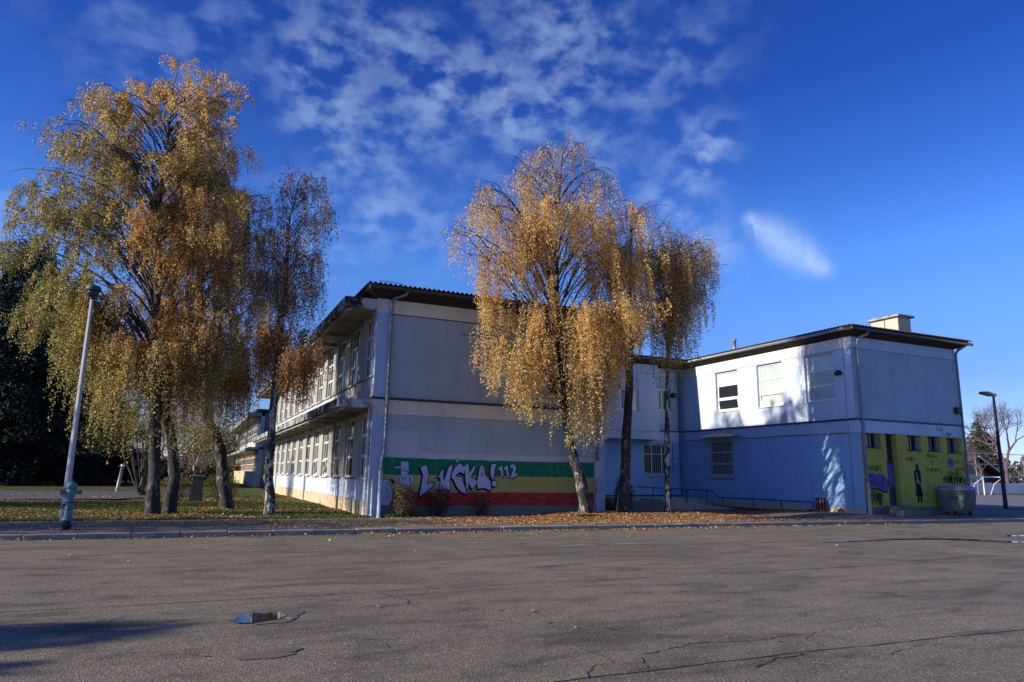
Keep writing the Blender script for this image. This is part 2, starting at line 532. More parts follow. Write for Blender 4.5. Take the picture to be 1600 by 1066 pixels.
class MB:
    def __init__(s):
        s.v, s.f = [], []

    def add(s, V, F):
        k = len(s.v)
        s.v += [tuple(p) for p in V]
        s.f += [tuple(i + k for i in f) for f in F]
        return s

    def box(s, x0, x1, y0, y1, z0, z1):
        return s.add([(x0, y0, z0), (x1, y0, z0), (x1, y1, z0), (x0, y1, z0), (x0, y0, z1), (x1, y0, z1), (x1, y1, z1), (x0, y1, z1)],
                     [(0, 3, 2, 1), (4, 5, 6, 7), (0, 1, 5, 4), (1, 2, 6, 5), (2, 3, 7, 6), (3, 0, 4, 7)])

    def bbox(s, x0, x1, y0, y1, z0, z1, b=0.01):
        """box with bevelled vertical and top edges"""
        P = [(x0 + b, y0), (x1 - b, y0), (x1, y0 + b), (x1, y1 - b), (x1 - b, y1), (x0 + b, y1), (x0, y1 - b), (x0, y0 + b)]
        cx, cy = (x0 + x1) / 2, (y0 + y1) / 2
        Q = [(cx + (p[0] - cx) * (1 - b / (x1 - x0) * 2), cy + (p[1] - cy) * (1 - b / (y1 - y0) * 2)) for p in P]
        V = [(*p, z0) for p in P] + [(*p, z1 - b) for p in P] + [(*q, z1) for q in Q]
        F = [tuple(reversed(range(8))), tuple(range(16, 24))]
        for k in (0, 8):
            for i in range(8):
                j = (i + 1) % 8
                F.append((k + i, k + j, k + 8 + j, k + 8 + i))
        return s.add(V, F)

    def tube(s, pts, radii, n=8, cap=True):
        pts = [Vector([float(c) for c in p]) for p in pts]
        if isinstance(radii, (int, float)):
            radii = [float(radii)] * len(pts)
        radii = [float(q) for q in radii]
        V, F = [], []
        up = Vector((0, 0, 1)) if abs((pts[-1] - pts[0]).normalized().z) < 0.9 else Vector((1, 0, 0))
        for i, p in enumerate(pts):
            t = (pts[min(i + 1, len(pts) - 1)] - pts[max(i - 1, 0)]).normalized()
            a = t.cross(up).normalized()
            b = t.cross(a)
            for k in range(n):
                th = 2 * math.pi * k / n
                V.append(p + radii[i] * (a * math.cos(th) + b * math.sin(th)))
        for i in range(len(pts) - 1):
            for k in range(n):
                l = (k + 1) % n
                F.append((i * n + k, i * n + l, (i + 1) * n + l, (i + 1) * n + k))
        if cap:
            F.append(tuple(range(n)))
            F.append(tuple(reversed([(len(pts) - 1) * n + k for k in range(n)])))
        return s.add(V, F)

    def lathe(s, prof, n=20, cx=0, cy=0, z=0):
        V, F = [], []
        for r, h in prof:
            for k in range(n):
                a = 2 * math.pi * k / n
                V.append((cx + r * math.cos(a), cy + r * math.sin(a), z + h))
        for i in range(len(prof) - 1):
            for k in range(n):
                l = (k + 1) % n
                F.append((i * n + k, i * n + l, (i + 1) * n + l, (i + 1) * n + k))
        F.append(tuple(reversed(range(n))))
        F.append(tuple((len(prof) - 1) * n + k for k in range(n)))
        return s.add(V, F)

    def prism(s, poly, z0, z1):
        n = len(poly)
        V = [(*p, z0) for p in poly] + [(*p, z1) for p in poly]
        F = [tuple(reversed(range(n))), tuple(range(n, 2 * n))]
        F += [(i, (i + 1) % n, n + (i + 1) % n, n + i) for i in range(n)]
        return s.add(V, F)

    def mesh(s, name, m, off=(0, 0, 0), sm=False):
        me = bpy.data.meshes.new(name)
        ox, oy, oz = off
        me.from_pydata([(a - ox, b - oy, c - oz) for a, b, c in s.v], [], s.f)
        me.materials.append(m)
        if sm:
            me.polygons.foreach_set('use_smooth', [True] * len(me.polygons))
        me.update()
        return me

    def build(s, name, m, parent=None, sm=False):
        off = world_loc(parent) if parent is not None else (0, 0, 0)
        return link_mesh(name, s.mesh(name, m, off, sm), parent)


def np_mesh(name, V, F, mat, colours=None, sm=False):
    """fast mesh from numpy; F is (n, 3) or (n, 4)"""
    me = bpy.data.meshes.new(name)
    V = np.asarray(V, dtype=np.float32)
    F = np.asarray(F, dtype=np.int32)
    k = F.shape[1]
    me.vertices.add(len(V))
    me.vertices.foreach_set('co', V.ravel())
    me.loops.add(F.size)
    me.loops.foreach_set('vertex_index', F.ravel())
    me.polygons.add(len(F))
    me.polygons.foreach_set('loop_start', np.arange(0, F.size, k, dtype=np.int32))
    me.polygons.foreach_set('loop_total', np.full(len(F), k, dtype=np.int32))
    me.materials.append(mat)
    if colours is not None:
        a = me.attributes.new('leaf_colour', 'FLOAT_COLOR', 'FACE')
        c4 = np.ones((len(F), 4), dtype=np.float32)
        c4[:, :3] = colours
        a.data.foreach_set('color', c4.ravel())
    me.polygons.foreach_set('use_smooth', np.full(len(F), sm, dtype=bool))
    me.update(calc_edges=True)
    return me


def holed_wall(mb, P, u0, u1, v0, v1, holes, depth):
    """wall face in (u, v) with rectangular openings and reveals DEPTH deep; P(u, v, w) -> xyz, w going into the wall"""
    us = sorted({u0, u1, *[h[0] for h in holes], *[h[1] for h in holes]})
    vs = sorted({v0, v1, *[h[2] for h in holes], *[h[3] for h in holes]})
    us = [u for u in us if u0 <= u <= u1]
    vs = [v for v in vs if v0 <= v <= v1]
    for a, b in zip(us, us[1:]):
        for c, d in zip(vs, vs[1:]):
            mu, mv = (a + b) / 2, (c + d) / 2
            if any(h[0] < mu < h[1] and h[2] < mv < h[3] for h in holes):
                continue
            mb.add([P(a, c, 0), P(b, c, 0), P(b, d, 0), P(a, d, 0)], [(0, 1, 2, 3)])
    for a, b, c, d in holes:
        q = [(a, c), (b, c), (b, d), (a, d)]
        for i in range(4):
            s, t = q[i], q[(i + 1) % 4]
            mb.add([P(*s, 0), P(*t, 0), P(*t, depth), P(*s, depth)], [(0, 1, 2, 3)])


def copy_tree(o, parent=None):
    c = o.copy()
    col.objects.link(c)
    if parent is not None:
        c.parent = parent
    for ch in list(o.children):
        copy_tree(ch, c)
    return c


# ================================================================== GROUND
def sheet(name, mat, x0, x1, y0, y1, zf, dx, dy, kind='structure'):
    xs = np.arange(x0, x1 + dx * 0.5, dx)
    ys = np.arange(y0, y1 + dy * 0.5, dy)
    V = [(x, y, zf(x, y)) for y in ys for x in xs]
    nx = len(xs)
    F = [(j * nx + i, j * nx + i + 1, (j + 1) * nx + i + 1, (j + 1) * nx + i) for j in range(len(ys) - 1) for i in range(nx - 1)]
    me = np_mesh(name, V, F, mat, sm=True)
    o = link_mesh(name, me)
    o['kind'] = kind
    return o


mb = MB(); mb.box(-1500, 1500, -1500, 1500, -1.0, -0.06)
props(mb.build("ground", M['lawn']), kind='structure')
car_park = sheet("road", M['asphalt'], -60, 60, -40, 18.12, lambda x, y: 0.0, 1.0, 0.5)
sheet("pavement", M['pave'], -60, 44, 18.38, 22.4, lambda x, y: ground_z(x, y), 0.25, 0.2)


def lawn_z(x, y):
    e = smooth(22.3, 22.6, y)
    n = 0.03 * math.sin(x * 1.7 + y * 0.6) * math.sin(y * 0.9 - x * 0.4)
    return 0.118 + (0.03 + n) * e


sheet("lawn", M['lawn'], -60, 5.36, 22.3, 110, lawn_z, 0.5, 0.5)
sheet("leafy_courtyard_ground", M['soil'], 14.2, 24.2, 22.3, 31.2, lambda x, y: ground_z(x, 22.3) * (1 - smooth(23.2, 24.4, y)) + 0.10 * smooth(23.2, 24.4, y), 0.25, 0.2)
mb = MB(); mb.add([(-60, 33.0, 0.19), (-2.6, 36.3, 0.19), (1.0, 46.0, 0.19), (1.2, 56.0, 0.19), (-1.2, 57, 0.19), (-3.2, 48.5, 0.19), (-60, 50.0, 0.19)], [(0, 1, 2, 3, 4, 5, 6)])
props(mb.build("path", M['path']), kind='structure')
mb = MB(); mb.add([(31, 25.5, 0.03), (250, 25.5, 0.03), (250, 59.5, 0.03), (31, 59.5, 0.03)], [(0, 1, 2, 3)])
props(mb.build("sports_court", M['court']), kind='structure')
sheet("grass_verge", M['lawn'], 30.7, 60, 20.6, 25.4, lambda x, y: 0.115, 1.0, 0.8)

# kerb: one stone per metre
kerb = bpy.data.objects.new("kerb", None); kerb.location = (0, 18.25, 0); col.objects.link(kerb); kerb["kind"] = "structure"
_km = []
for v in range(4):
    mb = MB()
    mb.bbox(0.004, 0.992, -0.12, 0.12, -0.05, 0.118, 0.012)
    me = mb.mesh("kerb_stone", M['kerb'])
    r_ = random.Random(v)
    for vt in me.vertices:
        vt.co.x += r_.uniform(-.003, .003); vt.co.y += r_.uniform(-.006, .006); vt.co.z += r_.uniform(-.006, .005)
    _km.append(me)
for i in range(-9, 44):
    o = link_mesh("kerb_stone", _km[i % 4], kerb, (i + 0.02, random.uniform(-.01, .01), random.uniform(-.008, .004)))
    o.rotation_euler = (0, random.uniform(-.006, .006), random.uniform(-.006, .006))


def ribbon(name, pts, w, mat, z=0.004, seed=0, wob=0.03, step=0.12, wvar=0.5, parent=None):
    """thin irregular strip lying on the road"""
    r_ = random.Random(seed)
    V, F = [], []
    P = []
    for (xa, ya), (xb, yb) in zip(pts, pts[1:]):
        n = max(2, int(math.hypot(xb - xa, yb - ya) / step))
        for k in range(n):
            P.append((xa + (xb - xa) * k / n, ya + (yb - ya) * k / n))
    P.append(pts[-1])
    ox = oy = 0
    Q = []
    for p in P:
        ox = ox * 0.75 + r_.uniform(-wob, wob); oy = oy * 0.75 + r_.uniform(-wob, wob)
        Q.append((p[0] + ox, p[1] + oy))
    for i, p in enumerate(Q):
        a, b = Q[max(0, i - 1)], Q[min(len(Q) - 1, i + 1)]
        l = math.hypot(b[0] - a[0], b[1] - a[1]) or 1
        nx, ny = -(b[1] - a[1]) / l, (b[0] - a[0]) / l
        h = w * 0.5 * (1 + r_.uniform(-wvar, wvar)) * (0.25 if i in (0, len(Q) - 1) else 1)
        V += [(p[0] + nx * h, p[1] + ny * h, z), (p[0] - nx * h, p[1] - ny * h, z)]
        if i:
            F.append((2 * i - 2, 2 * i - 1, 2 * i + 1, 2 * i))
    mb = MB(); mb.add(V, F)
    return mb.build(name, mat, parent)


def patch(name, cx, cy, rx, ry, mat, z=0.004, seed=0, jag=0.3, n=44, parent=None, rot=0):
    r_ = random.Random(seed)
    ph = [r_.uniform(0, 6.28) for _ in range(6)]
    V = []
    for k in range(n):
        a = 2 * math.pi * k / n
        r = 1 + jag * (0.5 * math.sin(2 * a + ph[0]) + 0.3 * math.sin(3 * a + ph[1]) + 0.3 * math.sin(5 * a + ph[2]) + 0.2 * math.sin(9 * a + ph[3])) + r_.uniform(-.04, .04)
        x, y = rx * r * math.cos(a), ry * r * math.sin(a)
        V.append((cx + x * math.cos(rot) - y * math.sin(rot), cy + x * math.sin(rot) + y * math.cos(rot), z))
    mb = MB(); mb.add(V, [tuple(range(n))])
    return mb.build(name, mat, parent)


RD = car_park
ribbon("pavement_joint", [(-14, 9.33), (0.2, 9.3), (2.4, 9.34), (5.3, 9.38), (9.7, 9.36), (22, 9.3)], 0.016, M['crack'], seed=1, wob=0.008, parent=RD)
ribbon("pavement_joint", [(0.5, 4.99), (2.6, 4.95), (3.7, 4.93), (4.95, 4.98), (6, 4.94), (9, 4.85), (14, 4.85)], 0.016, M['crack'], seed=2, wob=0.012, parent=RD)
ribbon("pavement_joint", [(6.5, 13.7), (16, 13.7), (30, 13.75)], 0.02, M['crack'], seed=3, wob=0.01, parent=RD)
for k, (pts, w) in enumerate([
    ([(2.4, 9.3), (2.45, 8.9), (2.58, 8.6), (2.5, 8.35), (2.62, 8.2)], .022), ([(3.0, 9.4), (3.4, 9.62), (4.1, 9.7), (4.6, 9.66)], .012),
    ([(3.5, 5.02), (3.7, 5.35), (4.4, 5.6), (5.1, 5.45), (5.5, 5.5)], .016), ([(5.5, 5.0), (5.55, 5.35), (6.1, 5.6), (6.8, 5.55), (6.85, 5.2)], .014),
    ([(6.85, 5.5), (7.0, 5.75), (7.9, 5.9), (8.8, 5.85)], .012), ([(3.6, 6.9), (3.9, 6.6), (4.1, 6.2), (4.4, 5.9), (4.6, 5.6)], .012),
    ([(2.9, 4.9), (3.1, 5.2), (3.4, 5.3), (3.35, 5.7)], .013), ([(4.3, 4.7), (4.6, 4.85), (5.1, 4.9)], .02), ([(2.9, 7.3), (3.2, 7.1), (3.3, 6.7)], .010),
    ([(-1.0, 8.6), (-.2, 8.75), (.5, 8.4), (1.2, 8.5)], .014), ([(-.4, 8.75), (-.6, 8.3), (-.9, 7.9)], .012), ([(0, 9.1), (.9, 8.95), (1.7, 9.05)], .012),
    ([(1.5, 7.0), (1.75, 6.6), (1.7, 6.3)], .010), ([(4.7, 5.0), (4.85, 4.7), (5.3, 4.3)], .012), ([(5.8, 4.6), (6.4, 4.75), (6.7, 4.7)], .010)]):
    ribbon("crack", pts, w * .6, M['crack'], seed=10 + k, wob=0.022, step=0.05, wvar=0.8, z=0.005, parent=RD)
ribbon("pale_seam", [(9.0, 9.42), (11, 9.44), (13, 9.42)], 0.06, M['seam'], seed=4, wob=0.01, z=0.003, parent=RD)
ribbon("pale_seam", [(6.9, 5.0), (7.6, 5.03), (8.2, 5.0)], 0.05, M['seam'], seed=5, wob=0.01, z=0.003, parent=RD)
# worn pale streaks and parking lines
for k, (x, y, rx, ry) in enumerate([(9.6, 14.2, 1.1, .14), (11.1, 14.35, .8, .10), (8.1, 14.1, .7, .12), (16.2, 16.2, 1.4, .05), (19.2, 15.6, 1.1, .06), (13.4, 15.9, .8, .05), (13.9, 14.6, .9, .05), (22.5, 14.6, 1.1, .06), (5.6, 11.2, .6, .1)]):
    patch("worn_streak", x, y, rx, ry, M['pale_wear'], 0.004, 20 + k, 0.45, parent=RD)
_p = MB(); _p.add([(.53, 8.0, .012), (.60, 7.88, .012), (.74, 7.83, .012), (.88, 7.90, .012), (1.02, 7.95, .012), (1.10, 8.12, .012), (1.06, 8.30, .012), (.97, 8.33, .012), (.90, 8.27, .012), (.80, 8.36, .012), (.70, 8.30, .012), (.62, 8.12, .012)], [tuple(range(12))])
props(_p.build("puddle", M['water']), "small blue-reflecting rain puddle in the shaded lower part of the car park", "puddle")
patch("damp_patch", 0.95, 8.2, 0.34, 0.42, M['damp'], 0.006, 2, 0.16, parent=RD)
patch("damp_patch", 0.74, 6.5, 0.20, 0.15, M['mud'], 0.006, 3, 0.2, parent=RD)
patch("damp_patch", 0.93, 6.60, 0.10, 0.09, M['mud'], 0.009, 8, 0.3, parent=RD)
pd = MB()
pd.add([(14.3, 13.12, .010), (14.9, 12.98, .010), (15.9, 13.12, .010), (17.0, 13.15, .010), (18.3, 13.0, .010), (19.0, 12.5, .010), (19.4, 11.9, .010), (19.9, 11.5, .010), (20.1, 11.7, .010), (19.7, 12.3, .010), (19.3, 12.9, .010), (18.6, 13.3, .010), (17.2, 13.4, .010), (16.0, 13.22, .010), (15.0, 13.2, .010)], [tuple(range(15))])
props(pd.build("puddle", M['water']), "long thin puddle curving across the sunlit asphalt before the yellow wall", "puddle")
props(patch("puddle", 22.3, 13.2, 0.7, 0.16, M['water'], 0.010, 5, 0.35), "short dark puddle near the kerb at the car park edge", "puddle")


# ================================================================== BUILDING A (near wing with the mural)
XA, YA, WA, LA = 5.376, 22.928, 8.875, 33.0
ZG = -0.05
A = thing("school_building", "two-storey grey-blue school wing with striped graffiti mural on its gable and long window front", "building", (XA, YA, 0))
zP, zB0, zB1, zT0, zT1 = 0.47, 3.42, 3.90, 6.83, 7.30
px0, px1 = XA + 0.44, XA + WA - 0.44


def bx(name, mat, x0, x1, y0, y1, z0, z1, parent, b=None):
    mb = MB()
    if b:
        mb.bbox(x0, x1, y0, y1, z0, z1, b)
    else:
        mb.box(x0, x1, y0, y1, z0, z1)
    return mb.build(name, mat, parent)


bx("plinth", M['plinth'], px0, px1, YA + .06, YA + .5, ZG, zP, A)
bx("wall", M['a_upper'], px0, px1, YA + .04, YA + .5, zP + .002, zB0, A)
bx("wall", M['a_upper'], px0, px1, YA + .04, YA + .5, 3.98, zT0 - .03, A)
bx("cream_band", M['a_band'], px0, px1, YA, YA + .5, zB0 + .002, zB1, A)
bx("flashing", M['darkstrip'], XA - .03, XA + WA + .04, YA - .06, YA + .4, zB1 + .001, 3.975, A)
bx("cream_band", M['a_band'], px0, px1, YA, YA + .5, zT0, zT1, A)
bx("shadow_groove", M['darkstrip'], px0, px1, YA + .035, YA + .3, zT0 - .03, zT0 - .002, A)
for x0, x1 in ((XA, px0 - .002), (px1 + .002, XA + WA)):
    bx("corner_pillar", M['a_pillar'], x0, x1, YA - .02, YA + .55, ZG, zB0 + .02, A)
    bx("corner_pillar", M['a_pillar'], x0, x1, YA - .02, YA + .55, 3.976, zT0, A)
    bx("pillar_band", M['a_parapet'], x0 - .01, x1 + .01, YA - .03, YA + .56, zB0 + .021, zB1, A)
    bx("pillar_band", M['a_parapet'], x0 - .01, x1 + .01, YA - .03, YA + .56, zT0 + .001, zT1, A)
bx("wall", M['a_upper'], XA + .42, XA + WA, YA + .55, YA + LA, ZG, zT1, A)      # body behind
# side facade (plane x = XA): bays of 2.45 m
nb = 13
BAY = 2.45
winmesh = {}
yb0 = YA + .02


def make_window(w, h, cols, rows, open_row=None, frame_mat=None, t=0.06, fr=.07):
    """frame in local y (along the wall) and z, facing -x; panes returned as (y0, y1, z0, z1)"""
    mb = MB()
    mb.box(0, t, 0, fr, 0, h); mb.box(0, t, w - fr, w, 0, h)
    mb.box(0, t, fr, w - fr, 0, fr); mb.box(0, t, fr, w - fr, h - fr, h)
    ys = [fr] + cols + [w - fr]
    zs = [fr] + rows + [h - fr]
    m = fr * .5
    for c in cols:
        mb.box(.006, t - .004, c - m, c + m, fr, h - fr)
    for r in rows:
        mb.box(.002, t - .008, fr, w - fr, r - m * 1.2, r + m * 1.2)
    panes = []
    for i in range(len(ys) - 1):
        for j in range(len(zs) - 1):
            panes.append((ys[i] + (m if i else 0), ys[i + 1] - (m if i < len(cols) else 0), zs[j] + (m * 1.2 if j else 0), zs[j + 1] - (m * 1.2 if j < len(rows) else 0)))
    return mb, panes


wmb, wpanes = make_window(1.48, 2.10, [1.02], [.72, 1.42])
wframe = wmb.mesh("window", M['old_frame'])
pane_me = []
for (a, b, c, d) in wpanes:
    mb = MB(); mb.box(.025, .035, a, b, c, d)
    pane_me.append((mb.mesh("pane", M['glass']), mb.mesh("pane", M['glass_grey'])))
sash_mb = MB()
for q in ((0, .04, 0, .05, 0, .60), (0, .04, .83, .88, 0, .60), (0, .04, .05, .83, 0, .05), (0, .04, .05, .83, .55, .60)):
    sash_mb.box(*q)
sash_me = sash_mb.mesh("open_sash", M['old_frame'])
mb = MB(); mb.bbox(-.09, .42, .0, 1.0, 0, .2, .01)
piers = {}
for fl, (zs, h) in enumerate(((1.34, 2.10), (4.69, 2.10))):
    for k in range(nb):
        y0 = yb0 + .03 + BAY * k
        dx = 0.05
        o = link_mesh("window", wframe, A, (dx, y0 - YA, zs))
        for j, (g1, g2) in enumerate(pane_me):
            link_mesh("pane", g2 if random.random() < (.35 if k > 1 else .1) else g1, o, (0, 0, 0))
        if fl == 0 and k in (3, 4, 7, 9) or fl == 1 and k in (5,):
            s_ = link_mesh("open_sash", sash_me, o, (-.005, .08, .08))
            s_.rotation_euler = (0, R(-14), 0)
        bx("pier", M['pier'], XA - .045, XA + .40, y0 + 1.482, y0 + BAY - .002, zs - .0, zs + h + .12, A, .012)
        bx("window_head", M['pier'], XA + .03, XA + .40, y0 - .0, y0 + 1.48, zs + h, zs + h + .12, A)
        bx("window_sill", M['a_parapet'], XA - .10, XA + .14, y0 - .02, y0 + 1.50, zs - .05, zs - .001, A, .006)
        # panels under the window, two to the bay
        for q in range(2):
            ya_ = y0 - .02 + q * BAY / 2
            if fl == 0:
                bx("wall_panel", M['a_side'], XA - .015, XA + .35, ya_ + .006, ya_ + BAY / 2 - .006, .622, zs - .052, A, .006)
                bx("plinth_panel", M['tan'], XA - .04, XA + .35, ya_ + .006, ya_ + BAY / 2 - .006, ZG, .618, A, .006)
            else:
                bx("parapet_panel", M['a_parapet'], XA - .015, XA + .35, ya_ + .006, ya_ + BAY / 2 - .006, 3.90, zs - .052, A, .006)
bx("window_core", M['a_upper'], XA + .12, XA + .42, YA + .55, YA + LA, .1, zT0 + .05, A)
# slabs
for z0, z1, xo in ((3.60, 3.885, 4.26), (6.90, 7.27, 4.28)):
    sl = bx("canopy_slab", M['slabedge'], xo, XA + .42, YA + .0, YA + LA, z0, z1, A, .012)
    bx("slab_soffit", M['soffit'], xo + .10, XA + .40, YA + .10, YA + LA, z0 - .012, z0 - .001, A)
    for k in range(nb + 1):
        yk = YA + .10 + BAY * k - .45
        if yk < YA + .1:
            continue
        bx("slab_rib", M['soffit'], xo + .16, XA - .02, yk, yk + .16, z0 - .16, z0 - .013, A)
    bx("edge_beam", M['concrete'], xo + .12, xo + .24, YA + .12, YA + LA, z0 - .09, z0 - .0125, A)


def wave_roof(name, x0, x1, y0, y1, z, pitch, parent, amp=.032, per=.17, mat=None):
    """hipped corrugated sheets; corrugations run up each slope; sheet 6 mm thick edge visible at the eaves"""
    V, F = [], []
    hw, hd = (x1 - x0) / 2, (y1 - y0) / 2
    ridge = min(hw, hd)

    def face(n, pos):
        base = len(V)
        for i in range(n + 1):
            e, t, rise = pos(i / n)
            w = amp * math.sin(2 * math.pi * e / per)
            V.append((t[0][0], t[0][1], z + w)); V.append((t[1][0], t[1][1], z + rise + w)); V.append((t[0][0], t[0][1], z + w - .012))
            if i:
                k = base + 3 * i
                F.append((k - 3, k, k + 1, k - 2)); F.append((k - 1, k + 2, k, k - 3))
    for s, yy in ((1, y0), (-1, y1)):
        L = x1 - x0
        face(int(L / per * 10), lambda t: ((x0 + L * t), ((x0 + L * t, yy), (x0 + L * t, yy + s * min(ridge, L * t, L * (1 - t)))), min(ridge, L * t, L * (1 - t)) * pitch))
    for s, xx in ((1, x0), (-1, x1)):
        L = y1 - y0
        face(int(L / per * 10), lambda t: ((y0 + L * t), ((xx, y0 + L * t), (xx + s * min(ridge, L * t, L * (1 - t)), y0 + L * t)), min(ridge, L * t, L * (1 - t)) * pitch))
    mb = MB(); mb.add(V, F)
    return mb.build(name, mat or M['roof'], parent)


def eaves(x0, x1, y0, y1, zb, zt, wx0, wx1, wy0, wy1, parent):
    """sloping boarded soffit from the wall head out to the gutter line"""
    mb = MB()
    O = [(x0, y0), (x1, y0), (x1, y1), (x0, y1)]
    I = [(wx0, wy0), (wx1, wy0), (wx1, wy1), (wx0, wy1)]
    V = [(*p, zt - .13) for p in O] + [(*p, zb) for p in I] + [(*p, zt) for p in O]
    F = []
    for i in range(4):
        j = (i + 1) % 4
        F += [(i, j, 4 + j, 4 + i), (i, 8 + i, 8 + j, j)]
    F.append((8, 11, 10, 9))
    mb.add(V, F)
    return mb.build("eaves", M['fascia'], parent)


rxa, rxb = XA - .38, XA + WA + .42
rya, ryb = YA - .44, YA + LA + .4
eaves(rxa, rxb, rya, ryb, zT1, 7.66, XA + .02, XA + WA - .02, YA + .02, YA + LA, A)
wave_roof("roof", rxa - .06, rxb + .06, rya - .07, ryb + .07, 7.715, .09, A)
mb = MB(); mb.tube([(rxa - .02, rya - .02, 7.60), (rxb, rya - .02, 7.59)], .062, 10); mb.build("gutter", M['gutter_dark'], A, True)
mb = MB(); mb.tube([(XA + .9, YA - .44, 7.58), (XA + .86, YA - .40, 7.44), (XA + .52, YA - .12, 7.33), (XA + .47, YA - .09, 7.1), (XA + .45, YA - .085, 2.15), (XA + .37, YA - .12, 1.95), (XA + .36, YA - .13, 1.62)], .052, 10)
mb.build("downpipe", M['pipe'], A, True)
mb = MB(); mb.tube([(XA + .36, YA - .13, 1.62), (XA + .355, YA - .13, .05)], .066, 10); mb.build("downpipe_boot", M['a_pillar'], A, True)
mb = MB(); mb.tube([(XA + WA - .34, YA - .42, 7.56), (XA + WA - .36, YA - .1, 7.30), (XA + WA - .36, YA - .085, 2.1)], .052, 10)
mb.build("downpipe", M['pipe'], A, True)
mb = MB(); mb.tube([(XA + WA - .36, YA - .10, 1.42), (XA + WA - .36, YA - .10, .05)], .066, 10); mb.build("downpipe_boot", M['a_pillar'], A, True)
for yk in (YA + .13, YA + 13.2, YA + 25.5):
    mb = MB(); mb.tube([(XA - .07, yk, 3.6), (XA - .07, yk, .04)], .045, 8); mb.build("downpipe", M['a_parapet'], A, True)
mb = MB(); mb.tube([(XA + .12, YA - .06, 1.30), (XA + .12, YA - .06, .04)], .028, 6); mb.build("cable_guard", M['white_frame'], A, True)
# ragged sheets and debris on the roof corner
mb = MB(); mb.tube([(5.3, 22.5, 7.80), (6.0, 22.7, 7.86), (6.35, 22.9, 7.80)], .010, 4); mb.build("loose_wire", M['black'], A)
mb = MB(); mb.tube([(9.6, 24.5, 7.7), (9.58, 24.5, 8.9)], .008, 4); mb.tube([(9.3, 24.5, 8.2), (9.9, 24.5, 8.25)], .006, 4)
mb.build("roof_aerial", M['black'], A)


# mural and graffiti, thin coats of paint one over the other
def poly_paint(name, poly, mat, lift, yplane, parent, flip=False):
    mb = MB()
    n = len(poly)
    y = yplane - lift
    mb.add([(x, y, z) for x, z in poly], [tuple(range(n))])
    me_o = mb.build(name, mat, parent)
    return me_o


def wobble(x0, x1, z0, z1, amp, seed, sag=None, n=40):
    """stripe between two hand-cut edges"""
    r_ = random.Random(seed)
    up = [(x0 + (x1 - x0) * i / n, z1 + r_.uniform(-amp, amp) + (sag(i / n) if sag else 0)) for i in range(n + 1)]
    dn = [(x0 + (x1 - x0) * i / n, z0 + r_.uniform(-amp, amp) * .3) for i in range(n + 1)]
    return dn + up[::-1]


WY = YA + .04
mural = bpy.data.objects.new("mural", None); mural.parent = A; mural.location = (0, 0, 0); col.objects.link(mural)
poly_paint("faded_patch", [(px0 + .02, 2.04), (6.99, 2.04), (6.97, 2.91), (px0 + .02, 2.89)], M['a_patch'], .003, WY, mural)
poly_paint("faded_patch", wobble(6.99, px1 - .01, 2.0, 2.19, .004, 3), M['a_patch'], .003, WY, mural)
poly_paint("green_stripe", wobble(px0 + .01, px1 - .01, 1.45, 2.02, .012, 1, lambda t: -.03 * math.sin(t * 3.1)), M['p_green'], .006, WY, mural)
poly_paint("yellow_stripe", wobble(px0 + .01, px1 - .01, .90, 1.46, .004, 2), M['p_yellow'], .009, WY, mural)
poly_paint("red_stripe", wobble(px0 + .01, px1 - .01, .472, .91, .006, 4), M['p_red'], .012, WY, mural)

